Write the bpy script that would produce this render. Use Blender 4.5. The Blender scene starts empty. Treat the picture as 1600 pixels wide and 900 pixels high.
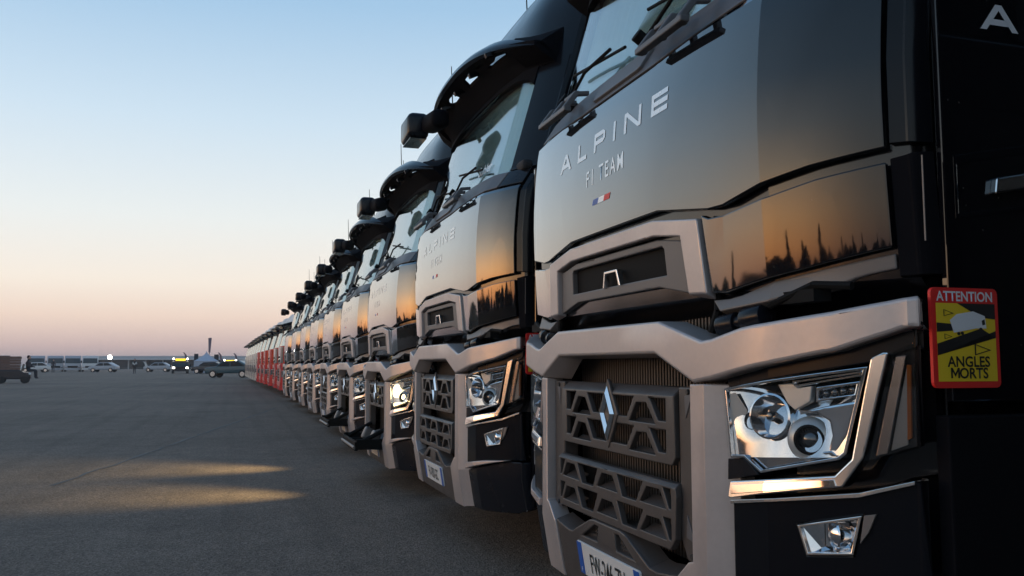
import bpy, bmesh, math, random
from mathutils import Vector, Matrix
R = math.radians
SC = bpy.context.scene
COL = SC.collection
random.seed(7)

# ------------------------------------------------------------------ camera
F_PX, XV, YH = 1350.0, 368.0, 570.0
pitch = math.atan((YH - 450) / F_PX)
yaw = math.atan((800 - XV) / F_PX * math.cos(pitch))
CAM = Vector((0, 0, 1.1))
cd = bpy.data.cameras.new('camera')
cam = bpy.data.objects.new('camera', cd)
COL.objects.link(cam)
SC.camera = cam
cam.location = CAM
cam.rotation_euler = (math.pi / 2 + pitch, 0, -yaw)
cd.sensor_width = 36
cd.lens = F_PX / 1600 * 36
cd.clip_start = 0.05
cd.clip_end = 6000
SC.render.resolution_x, SC.render.resolution_y = 1024, 576

# ------------------------------------------------------------------ sky, sun, exposure
SUN_AZ = R(-68)          # measured from +Y towards +X
SUN_EL = R(1.2)
GLOW_AMP = 6.3
world = bpy.data.worlds.new('World')
SC.world = world
world.use_nodes = True
wn, wl = world.node_tree.nodes, world.node_tree.links
wn.clear()
wo = wn.new('ShaderNodeOutputWorld')
bg = wn.new('ShaderNodeBackground')
sky = wn.new('ShaderNodeTexSky')
sky.sky_type = 'NISHITA'
sky.sun_disc = False
sky.sun_elevation = SUN_EL
sky.sun_rotation = SUN_AZ
sky.ozone_density = 3.0


def wnode(t, **kw):
    n = wn.new(t)
    for k, v in kw.items():
        setattr(n, k, v)
    return n


def wramp(stops):
    r = wn.new('ShaderNodeValToRGB')
    e = r.color_ramp.elements
    while len(e) > 1:
        e.remove(e[-1])
    e[0].position = stops[0][0]
    e[0].color = (*stops[0][1], 1)
    for p, c in stops[1:]:
        k = e.new(p)
        k.color = (*c, 1)
    return r


tcw = wn.new('ShaderNodeTexCoord')
sepw = wn.new('ShaderNodeSeparateXYZ')
wl.new(tcw.outputs['Generated'], sepw.inputs[0])
# twilight dome away from the glow: colour by height above the horizon (sine of elevation)
dome = wramp([(0.0, (.55, .45, .46)), (.0185, (.69, .52, .50)), (.052, (.92, .72, .61)), (.089, (.97, .86, .75)), (.16, (.85, .875, .855)),
              (.264, (.63, .765, .87)), (.389, (.375, .575, .78)), (.6, (.20, .38, .60)), (1.0, (.09, .19, .38))])
wl.new(sepw.outputs[2], dome.inputs[0])
# sunset glow round the sun's azimuth
glow = wramp([(0.0, (.85, .27, .05)), (.03, (1.0, .37, .075)), (.08, (.90, .43, .13)), (.15, (.50, .34, .19)), (.25, (.20, .18, .15)), (.4, (.05, .06, .07)), (.6, (0, 0, 0))])
wl.new(sepw.outputs[2], glow.inputs[0])
dot = wnode('ShaderNodeVectorMath', operation='DOT_PRODUCT')
wl.new(tcw.outputs['Generated'], dot.inputs[0])
dot.inputs[1].default_value = (math.sin(SUN_AZ), math.cos(SUN_AZ), 0)
mx0 = wnode('ShaderNodeMath', operation='MAXIMUM')
mx0.inputs[1].default_value = 0
wl.new(dot.outputs['Value'], mx0.inputs[0])
pw = wnode('ShaderNodeMath', operation='POWER')
pw.inputs[1].default_value = 15.0
wl.new(mx0.outputs[0], pw.inputs[0])
amp = wnode('ShaderNodeMath', operation='MULTIPLY')
amp.inputs[1].default_value = GLOW_AMP
wl.new(pw.outputs[0], amp.inputs[0])
gs = wnode('ShaderNodeVectorMath', operation='SCALE')
wl.new(glow.outputs[0], gs.inputs[0])
wl.new(amp.outputs[0], gs.inputs['Scale'])
ad = wnode('ShaderNodeVectorMath', operation='ADD')
wl.new(dome.outputs[0], ad.inputs[0])
wl.new(gs.outputs[0], ad.inputs[1])
ns = wnode('ShaderNodeVectorMath', operation='SCALE')
ns.inputs['Scale'].default_value = 0.05
wl.new(sky.outputs[0], ns.inputs[0])
ad2 = wnode('ShaderNodeVectorMath', operation='ADD')
wl.new(ad.outputs[0], ad2.inputs[0])
wl.new(ns.outputs[0], ad2.inputs[1])
bg.inputs[1].default_value = 1.0
wl.new(ad2.outputs[0], bg.inputs[0])
wl.new(bg.outputs[0], wo.inputs[0])
sl = bpy.data.lights.new('sun', 'SUN')
sl.energy = 0.02
sl.angle = R(14)
sl.color = (1.0, 0.45, 0.15)
sun = bpy.data.objects.new('sun', sl)
COL.objects.link(sun)
sdir = Vector((math.sin(SUN_AZ) * math.cos(R(4)), math.cos(SUN_AZ) * math.cos(R(4)), math.sin(R(4))))
sun.rotation_euler = sdir.to_track_quat('Z', 'Y').to_euler()
sun.location = (-20, 5, 20)
SC.view_settings.view_transform = 'Standard'
SC.view_settings.look = 'None'
SC.view_settings.exposure = 0.0
SC.view_settings.gamma = 1.0
SC.cycles.max_bounces = 6
SC.cycles.transparent_max_bounces = 12
SC.cycles.caustics_reflective = False
SC.cycles.caustics_refractive = False
SC.cycles.use_denoising = True


# ------------------------------------------------------------------ materials
def mat(name, base, rough=0.5, metal=0.0, ior=1.5, noise=0.0, nscale=200, bump=0.0, bscale=400, coat=0.0, rvar=0.0, dirt=0.0):
    m = bpy.data.materials.new(name)
    m.use_nodes = True
    n, l = m.node_tree.nodes, m.node_tree.links
    b = n['Principled BSDF']
    b.inputs['Base Color'].default_value = (*base, 1)
    b.inputs['Roughness'].default_value = rough
    b.inputs['Metallic'].default_value = metal
    b.inputs['IOR'].default_value = ior
    b.inputs['Coat Weight'].default_value = coat
    b.inputs['Coat Roughness'].default_value = 0.03
    tc = n.new('ShaderNodeTexCoord')
    if noise or rvar or dirt:
        t = n.new('ShaderNodeTexNoise')
        t.inputs['Scale'].default_value = nscale
        t.inputs['Detail'].default_value = 4
        l.new(tc.outputs['Object'], t.inputs['Vector'])
        if noise:
            mx = n.new('ShaderNodeMix')
            mx.data_type = 'RGBA'
            mx.inputs[6].default_value = (*[c * (1 - noise) for c in base], 1)
            mx.inputs[7].default_value = (*[min(1, c * (1 + noise)) for c in base], 1)
            l.new(t.outputs[0], mx.inputs[0])
            l.new(mx.outputs[2], b.inputs['Base Color'])
        if rvar:
            t2 = n.new('ShaderNodeTexNoise')
            t2.inputs['Scale'].default_value = 7
            t2.inputs['Detail'].default_value = 6
            l.new(tc.outputs['Object'], t2.inputs['Vector'])
            mr = n.new('ShaderNodeMapRange')
            mr.inputs[1].default_value = 0.35
            mr.inputs[2].default_value = 0.75
            mr.inputs[3].default_value = max(0, rough - rvar)
            mr.inputs[4].default_value = rough + rvar
            l.new(t2.outputs[0], mr.inputs[0])
            l.new(mr.outputs[0], b.inputs['Roughness'])
        if dirt:
            v = n.new('ShaderNodeTexVoronoi')
            v.inputs['Scale'].default_value = 26
            l.new(tc.outputs['Object'], v.inputs['Vector'])
            mr = n.new('ShaderNodeMapRange')
            mr.inputs[1].default_value = 0.05
            mr.inputs[2].default_value = 0.09
            mr.inputs[3].default_value = dirt
            mr.inputs[4].default_value = 0.0
            l.new(v.outputs[0], mr.inputs[0])
            # keep only some cells
            gt = n.new('ShaderNodeMath')
            gt.operation = 'GREATER_THAN'
            gt.inputs[1].default_value = 0.72
            l.new(v.outputs[1], gt.inputs[0])
            mu = n.new('ShaderNodeMath')
            mu.operation = 'MULTIPLY'
            l.new(mr.outputs[0], mu.inputs[0])
            l.new(gt.outputs[0], mu.inputs[1])
            mx = n.new('ShaderNodeMix')
            mx.data_type = 'RGBA'
            mx.inputs[6].default_value = (*base, 1)
            mx.inputs[7].default_value = (0.10, 0.085, 0.07, 1)
            l.new(mu.outputs[0], mx.inputs[0])
            l.new(mx.outputs[2], b.inputs['Base Color'])
    if bump:
        t = n.new('ShaderNodeTexNoise')
        t.inputs['Scale'].default_value = bscale
        t.inputs['Detail'].default_value = 3
        l.new(tc.outputs['Object'], t.inputs['Vector'])
        bp = n.new('ShaderNodeBump')
        bp.inputs['Strength'].default_value = bump
        bp.inputs['Distance'].default_value = 0.002
        l.new(t.outputs[0], bp.inputs['Height'])
        l.new(bp.outputs[0], b.inputs['Normal'])
    return m


def emit(name, col, strength):
    m = mat(name, col, 0.3)
    b = m.node_tree.nodes['Principled BSDF']
    b.inputs['Emission Color'].default_value = (*col, 1)
    b.inputs['Emission Strength'].default_value = strength
    return m


def glass(name, tint, ior=1.5, rough=0.0, gain=1.0):
    m = bpy.data.materials.new(name)
    m.use_nodes = True
    n, l = m.node_tree.nodes, m.node_tree.links
    n.clear()
    o = n.new('ShaderNodeOutputMaterial')
    mx = n.new('ShaderNodeMixShader')
    tr = n.new('ShaderNodeBsdfTransparent')
    tr.inputs[0].default_value = (*tint, 1)
    gl = n.new('ShaderNodeBsdfGlossy')
    gl.inputs['Roughness'].default_value = rough
    fr = n.new('ShaderNodeFresnel')
    fr.inputs[0].default_value = ior
    l.new(fr.outputs[0], mx.inputs[0])
    l.new(tr.outputs[0], mx.inputs[1])
    l.new(gl.outputs[0], mx.inputs[2])
    l.new(mx.outputs[0], o.inputs[0])
    return m


def clearcoat(name, base, rough, stops, dirt=0.5, tint=None):
    """dark base under a deep clear lacquer: mirror share rises with the angle of view."""
    if tint is None:
        m = mat(name, base, 0.6, ior=1.05, dirt=dirt)
    else:
        m = bpy.data.materials.new(name)
        m.use_nodes = True
    n, l = m.node_tree.nodes, m.node_tree.links
    b = n['Principled BSDF']
    o = [x for x in n if x.type == 'OUTPUT_MATERIAL'][0]
    lw = n.new('ShaderNodeLayerWeight')
    lw.inputs[0].default_value = 0.5
    r = n.new('ShaderNodeValToRGB')
    e = r.color_ramp.elements
    e[0].position, e[0].color = stops[0][0], (*[stops[0][1]] * 3, 1)
    e[1].position, e[1].color = stops[-1][0], (*[stops[-1][1]] * 3, 1)
    for p, v in stops[1:-1]:
        k = e.new(p)
        k.color = (v, v, v, 1)
    l.new(lw.outputs['Facing'], r.inputs[0])
    g = n.new('ShaderNodeBsdfGlossy')
    g.inputs['Roughness'].default_value = rough
    mx = n.new('ShaderNodeMixShader')
    l.new(r.outputs[0], mx.inputs[0])
    if tint is None:
        l.new(b.outputs[0], mx.inputs[1])
        tc = n.new('ShaderNodeTexCoord')
        t = n.new('ShaderNodeTexNoise')
        t.inputs['Scale'].default_value = 9
        t.inputs['Detail'].default_value = 6
        l.new(tc.outputs['Object'], t.inputs['Vector'])
        mr = n.new('ShaderNodeMapRange')
        mr.inputs[1].default_value, mr.inputs[2].default_value = .35, .75
        mr.inputs[3].default_value, mr.inputs[4].default_value = rough * .7, rough * 1.6
        l.new(t.outputs[0], mr.inputs[0])
        l.new(mr.outputs[0], g.inputs['Roughness'])
    else:
        tr = n.new('ShaderNodeBsdfTransparent')
        tr.inputs[0].default_value = (*tint, 1)
        l.new(tr.outputs[0], mx.inputs[1])
    l.new(g.outputs[0], mx.inputs[2])
    l.new(mx.outputs[0], o.inputs[0])
    return m


PAINT = clearcoat('black_gloss_paint', (0.005, 0.005, 0.007), 0.035, [(.0, .05), (.2, .06), (.36, .12), (.53, .27), (.61, .42), (.68, .56), (.8, .75), (1.0, .97)])
BODY = mat('black_body', (0.006, 0.006, 0.008), 0.12, ior=1.5)
SATIN = mat('satin_black', (0.010, 0.011, 0.015), 0.25, ior=1.3, rvar=0.05)
MATTE = mat('matte_black', (0.008, 0.008, 0.010), 0.7, ior=1.12)
GLOSS = mat('roof_gloss_black', (0.006, 0.0065, 0.009), 0.16, ior=1.3, rvar=0.04)
SILVER = mat('satin_silver', (0.52, 0.465, 0.445), 0.40, 0.5, noise=0.07, nscale=60, rvar=0.07, bump=0.05, bscale=900)
GREY = mat('warm_grey_trim', (0.16, 0.15, 0.145), 0.45, 0.25, noise=0.08, nscale=700, bump=0.06)
DARK = mat('charcoal_plastic', (0.068, 0.058, 0.053), 0.42, noise=0.16, nscale=45, rvar=0.06, bump=0.2, bscale=900)
COWL = mat('cowl_plastic', (0.11, 0.11, 0.115), 0.42, noise=0.1, nscale=500, bump=0.12, bscale=900)
RUBBER = mat('black_rubber', (0.012, 0.012, 0.012), 0.6, ior=1.15, noise=0.2)
CORE = mat('radiator_brown', (0.095, 0.075, 0.062), 0.5, 0.3)
CHROME = mat('chrome', (0.80, 0.80, 0.82), 0.07, 1.0, rvar=0.03)
REFL = mat('reflector_chrome', (0.50, 0.51, 0.53), 0.10, 1.0, rvar=0.05)
SATCHROME = mat('satin_chrome', (0.8, 0.78, 0.76), 0.2, 1.0)
FROST = mat('frosted_shroud', (0.50, 0.54, 0.55), 0.3, 0.35)
LENSG = mat('projector_lens', (0.03, 0.035, 0.04), 0.02, ior=1.8, coat=1.0)
AMBER = mat('amber_reflector', (0.55, 0.16, 0.02), 0.15)
COVER = clearcoat('clear_cover', None, 0.0, [(0, .02), (.53, .05), (.7, .12), (.85, .3), (1.0, .9)], tint=(.98, .98, .98))
SMOKE = clearcoat('smoked_cover', None, 0.0, [(0, .06), (.36, .10), (.53, .18), (.7, .32), (1.0, .9)], tint=(.8, .78, .77))
LETTER = clearcoat('white_vinyl_lettering', (0.93, 0.93, 0.93), 0.22, [(.0, .45), (.6, .62), (.8, .75), (1.0, .95)], dirt=0.0)
SCREEN = clearcoat('windscreen_glass', None, 0.0, [(0, .05), (.36, .10), (.53, .20), (.61, .30), (.7, .42), (.8, .58), (1.0, .95)], tint=(.88, .95, .94))
SIDEGL = clearcoat('side_glass', None, 0.0, [(0, .05), (.36, .08), (.53, .14), (.7, .3), (1.0, .9)], tint=(.25, .27, .28))
WHITE = mat('white_print', (0.92, 0.92, 0.92), 0.3, ior=1.8, coat=1.0)
BLUEP = mat('blue_print', (0.02, 0.10, 0.42), 0.4)
REDP = mat('red_print', (0.80, 0.03, 0.025), 0.45)
YELP = mat('yellow_print', (0.90, 0.62, 0.03), 0.45)
BLACKP = mat('black_print', (0.012, 0.012, 0.012), 0.5)
PLATEW = mat('plate_white', (0.72, 0.72, 0.70), 0.35)
CURT = mat('mint_curtain', (0.82, 0.90, 0.87), 0.9, noise=0.1, nscale=30)
SHEEN1 = mat('pale_blind', (0.62, 0.74, 0.76), 0.9, noise=0.1, nscale=4)
SHEEN2 = mat('grey_blind', (0.50, 0.62, 0.64), 0.9, noise=0.1, nscale=30)
INT = mat('cab_interior', (0.03, 0.03, 0.032), 0.8)
STEEL = mat('dark_steel', (0.05, 0.05, 0.05), 0.5, 0.5, noise=0.2)
GLOW = emit('lit_headlamp', (1.0, 0.80, 0.42), 5)
TYRE = mat('tyre_rubber', (0.015, 0.015, 0.015), 0.8, noise=0.2)

# ------------------------------------------------------------------ helpers
def link(name, me, m=None, parent=None, loc=None):
    o = bpy.data.objects.new(name, me)
    COL.objects.link(o)
    if m is not None:
        me.materials.append(m)
    if parent is not None:
        o.parent = parent
    if loc is not None:
        o.location = loc
    return o


def tag(o, label, cat, group=None, kind=None):
    if label:
        o['label'] = label
    if cat:
        o['category'] = cat
    if group:
        o['group'] = group
    if kind:
        o['kind'] = kind
    return o


def thing(name, loc, label, cat, group=None, rz=0):
    o = bpy.data.objects.new(name, None)
    o.empty_display_size = 0.2
    COL.objects.link(o)
    o.location = loc
    o.rotation_euler = (0, 0, rz)
    return tag(o, label, cat, group)


def finish(bm, name, m, parent=None, bevel=0.0, segs=2, sharp=14, smooth=True, limit=38):
    bmesh.ops.remove_doubles(bm, verts=bm.verts, dist=0.00005)
    bmesh.ops.recalc_face_normals(bm, faces=bm.faces)
    if bevel:
        ed = [e for e in bm.edges if len(e.link_faces) == 2 and e.calc_face_angle(0) > R(limit)]
        if ed:
            bmesh.ops.bevel(bm, geom=ed, offset=bevel, offset_type='OFFSET', segments=segs, profile=0.5,
                            affect='EDGES', clamp_overlap=False)
    me = bpy.data.meshes.new(name)
    bm.to_mesh(me)
    bm.free()
    if smooth:
        for p in me.polygons:
            p.use_smooth = True
        me.set_sharp_from_angle(angle=R(sharp))
    return link(name, me, m, parent)


def add_box(bm, c, d, rot=None):
    r = bmesh.ops.create_cube(bm, size=1.0)
    mt = Matrix.Translation(Vector(c)) @ (rot.to_4x4() if rot is not None else Matrix.Identity(4)) @ Matrix.Diagonal((*d, 1))
    bmesh.ops.transform(bm, matrix=mt, verts=r['verts'])
    return r['verts']


def add_cyl(bm, a, b, r1, r2=None, seg=16, cap=True):
    a, b = Vector(a), Vector(b)
    r2 = r1 if r2 is None else r2
    d = b - a
    res = bmesh.ops.create_cone(bm, cap_ends=cap, segments=seg, radius1=r1, radius2=r2, depth=d.length)
    q = d.to_track_quat('Z', 'Y')
    mt = Matrix.Translation((a + b) / 2) @ q.to_matrix().to_4x4()
    bmesh.ops.transform(bm, matrix=mt, verts=res['verts'])
    return res['verts']


def add_tube(bm, pts, r, seg=8):
    for a, b in zip(pts[:-1], pts[1:]):
        add_cyl(bm, a, b, r, seg=seg)


def add_sphere(bm, c, r, sc=(1, 1, 1), u=16, v=10):
    res = bmesh.ops.create_uvsphere(bm, u_segments=u, v_segments=v, radius=r)
    bmesh.ops.transform(bm, matrix=Matrix.Translation(Vector(c)) @ Matrix.Diagonal((*sc, 1)), verts=res['verts'])
    return res['verts']


def add_lathe(bm, prof, frame, seg=24):
    """prof: list of (radius, height along frame Z)."""
    rows = []
    for r, h in prof:
        rows.append([bm.verts.new(frame @ Vector((r * math.cos(2 * math.pi * k / seg), r * math.sin(2 * math.pi * k / seg), h))) for k in range(seg)])
    for a, b in zip(rows[:-1], rows[1:]):
        for k in range(seg):
            bm.faces.new((a[k], a[(k + 1) % seg], b[(k + 1) % seg], b[k]))


def add_prism(bm, poly, mapf, t):
    """poly of 2D points, mapf(u, v, depth)->3D; a closed prism of depth t."""
    f = [bm.verts.new(mapf(u, v, 0)) for u, v in poly]
    b = [bm.verts.new(mapf(u, v, t)) for u, v in poly]
    bm.faces.new(f)
    bm.faces.new(list(reversed(b)))
    n = len(poly)
    for i in range(n):
        bm.faces.new((f[i], f[(i + 1) % n], b[(i + 1) % n], b[i]))


# ------------------------------------------------------------------ the front surface of the black lorry
def P(w):
    a = min(abs(w), 1.23)
    if a <= 0.87:
        return 0.03 * (a / 0.87) ** 3
    if a <= 1.2:
        d = a - 0.87
        return 0.03 + 0.36 * d + 1.0 * d ** 3
    e = (a - 1.2) / 0.03
    s0 = 0.03 + 0.36 * 0.33 + 1.0 * 0.33 ** 3
    return s0 + 0.075 * (1 - math.sqrt(max(0, 1 - e * e)))


QZ = [(0.2, 0.06), (0.32, 0.03), (0.5, 0.0), (1.25, 0.0), (1.3, 0.022), (1.4, 0.0155), (1.5, 0.010), (1.6, 0.0055), (1.7, 0.0035), (1.78, 0.0045), (1.86, 0.0085), (1.94, 0.0145), (2.02, 0.023), (2.06, 0.030),
      (2.2, 0.12), (2.8, 0.29), (3.0, 0.34), (3.2, 0.40), (3.44, 0.52), (3.6, 0.66), (3.72, 0.86), (3.79, 1.15), (3.82, 1.5)]


def Q(z):
    if z <= QZ[0][0]:
        return QZ[0][1]
    for (a, qa), (b, qb) in zip(QZ[:-1], QZ[1:]):
        if z <= b:
            return qa + (qb - qa) * (z - a) / (b - a)
    return QZ[-1][1]


def M(w, z, off=0.0):
    h = 0.003
    pd = (P(w + h) - P(w - h)) / (2 * h)
    qd = (Q(z + h) - Q(z - h)) / (2 * h)
    n = Vector((1, pd, -qd)).normalized()
    return Vector((P(w) + Q(z), -w, z)) + n * off


WC = [0.15, 0.3, 0.45, 0.6, 0.75, 0.87, 0.90, 0.93, 0.96, 0.99, 1.02, 1.05, 1.08, 1.11, 1.14, 1.17, 1.2, 1.207, 1.214, 1.219, 1.223, 1.226, 1.2285]
WC = sorted([-w for w in WC] + [0.0] + WC)


def patch_bm(loops, off, thick, wcuts=WC, zcuts=(), mp=M, bm=None):
    t = bmesh.new()
    for lp in loops:
        vs = [t.verts.new((u, v, 0)) for u, v in lp]
        for i in range(len(vs)):
            t.edges.new((vs[i], vs[(i + 1) % len(vs)]))
    if len(loops) == 1 and len(loops[0]) <= 4:
        t.faces.new(t.verts[:])
    else:
        bmesh.ops.triangle_fill(t, use_beauty=True, use_dissolve=False, edges=t.edges[:], normal=(0, 0, 1))
    us = [v.co.x for v in t.verts]
    zs = [v.co.y for v in t.verts]
    for c in wcuts:
        if min(us) + 1e-4 < c < max(us) - 1e-4:
            bmesh.ops.bisect_plane(t, geom=t.verts[:] + t.edges[:] + t.faces[:], plane_co=(c, 0, 0), plane_no=(1, 0, 0), dist=1e-5)
    for c in zcuts:
        if min(zs) + 1e-4 < c < max(zs) - 1e-4:
            bmesh.ops.bisect_plane(t, geom=t.verts[:] + t.edges[:] + t.faces[:], plane_co=(0, c, 0), plane_no=(0, 1, 0), dist=1e-5)
    t.verts.index_update()
    out = bm if bm is not None else bmesh.new()
    fr = [out.verts.new(mp(v.co.x, v.co.y, off)) for v in t.verts]
    bk = [out.verts.new(mp(v.co.x, v.co.y, off + thick)) for v in t.verts] if thick else None
    for f in t.faces:
        ids = [v.index for v in f.verts]
        out.faces.new([fr[i] for i in ids])
        if thick:
            out.faces.new([bk[i] for i in reversed(ids)])
    if thick:
        for e in t.edges:
            if len(e.link_faces) == 1:
                a, b = e.verts[0].index, e.verts[1].index
                out.faces.new((fr[a], fr[b], bk[b], bk[a]))
    t.free()
    return out


def mirror(lp, s):
    return [(s * u, v) for u, v in lp]


def patch(name, loops, off, thick, m, parent, bevel=0.003, wcuts=WC, zcuts=(), mp=M, sharp=14):
    return finish(patch_bm(loops, off, thick, wcuts, zcuts, mp), name, m, parent, bevel, sharp=sharp)


def inset(lp, d):
    """shrink a polygon towards its inside by d (simple mitre)."""
    n = len(lp)
    area = sum(lp[i][0] * lp[(i + 1) % n][1] - lp[(i + 1) % n][0] * lp[i][1] for i in range(n))
    sg = 1 if area > 0 else -1
    out = []
    for i in range(n):
        p0, p1, p2 = Vector(lp[i - 1]), Vector(lp[i]), Vector(lp[(i + 1) % n])
        d1, d2 = (p1 - p0).normalized(), (p2 - p1).normalized()
        n1, n2 = Vector((-d1.y, d1.x)) * sg, Vector((-d2.y, d2.x)) * sg
        k = (n1 + n2)
        k = k / max(0.3, k.dot(n1))
        q = p1 + k * d
        out.append((q.x, q.y))
    return out


DG = None


def text_mesh(s, size, bold=0.0, align='CENTER', sx=1.0, space=1.0):
    cu = bpy.data.curves.new('t', 'FONT')
    cu.body = s
    cu.size = 10.0
    cu.align_x = align
    cu.space_character = space
    cu.offset = bold / size * 10
    cu.resolution_u = 3
    o = bpy.data.objects.new('t', cu)
    COL.objects.link(o)
    dg = bpy.context.evaluated_depsgraph_get()
    me = bpy.data.meshes.new_from_object(o.evaluated_get(dg))
    bpy.data.objects.remove(o)
    bpy.data.curves.remove(cu)
    for v in me.vertices:
        v.co *= size / 10
        v.co.x *= sx
    return me


def lettering(s, size, m, parent, mapf, bold=0.0, align='CENTER', sx=1.0, name='lettering', space=1.0):
    me = text_mesh(s, size, bold, align, sx, space)
    for v in me.vertices:
        v.co = mapf(v.co.x, v.co.y)
    me.materials.clear()
    return link(name, me, m, parent)


# wide stroke capitals for the team name, cell height 1
def strokes(ch, wd, t):
    h = t / 2
    if ch == 'A':
        k = t * 0.62
        return [[(0, 0), (wd / 2 - k, 1), (wd / 2 + k, 1), (wd, 0), (wd - 1.25 * t, 0), (wd / 2, 0.78), (1.25 * t, 0)],
                [(wd * 0.24, 0.2), (wd * 0.24 + t * .6, 0.2 + t), (wd * 0.76 - t * .6, 0.2 + t), (wd * 0.76, 0.2)]]
    if ch == 'L':
        return [[(0, 0), (wd, 0), (wd, t), (t, t), (t, 1), (0, 1)]]
    if ch == 'P':
        return [[(0, 0), (t, 0), (t, 1), (0, 1)], [(t, 1 - t), (t, 1), (wd * .8, 1), (wd, .86), (wd, .52), (wd * .8, .36), (t, .36), (t, .36 + t), (wd * .75, .36 + t), (wd - t, .56), (wd - t, .82), (wd * .75, 1 - t)]]
    if ch == 'I':
        return [[(0, 0), (t, 0), (t, 1), (0, 1)]]
    if ch == 'N':
        return [[(0, 0), (t, 0), (t, .80), (wd - 1.3 * t, 0), (wd, 0), (wd, 1), (wd - t, 1), (wd - t, .2), (1.3 * t, 1), (0, 1)]]
    if ch == 'E':
        return [[(0, 0), (wd, 0), (wd, t), (t, t), (t, .5 - h), (wd, .5 - h), (wd, .5 + h), (t, .5 + h), (t, 1 - t), (wd, 1 - t), (wd, 1), (0, 1)]]


def team_word(parent, x0, z0, hgt, mapf, m, total, slope=0.0):
    ws = {'A': 1.75, 'L': 1.2, 'P': 1.35, 'I': 0.235, 'N': 1.75, 'E': 1.45}
    word = 'ALPINE'
    gap = 1.0
    tot = sum(ws[c] for c in word) + gap * 5
    k = total / tot
    x = x0
    for c in word:
        bm = bmesh.new()
        for poly in strokes(c, ws[c], 0.235):
            patch_bm([poly], 0, 0, wcuts=(), mp=lambda u, v, o_: mapf(x + u * k, z0 + v * hgt + slope * (x + u * k)), bm=bm)
        finish(bm, 'letter', m, parent, smooth=False)
        x += (ws[c] + gap) * k


def SD(s, z, off=0.0, side=1):      # flank of the cab, off outward
    return Vector((s, -side * (1.232 + off), z))


LENS = [(.718, 1.038), (1.122, 1.096), (1.073, .898), (1.057, .883), (.859, .833), (.795, .865), (.739, .859)]


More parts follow.
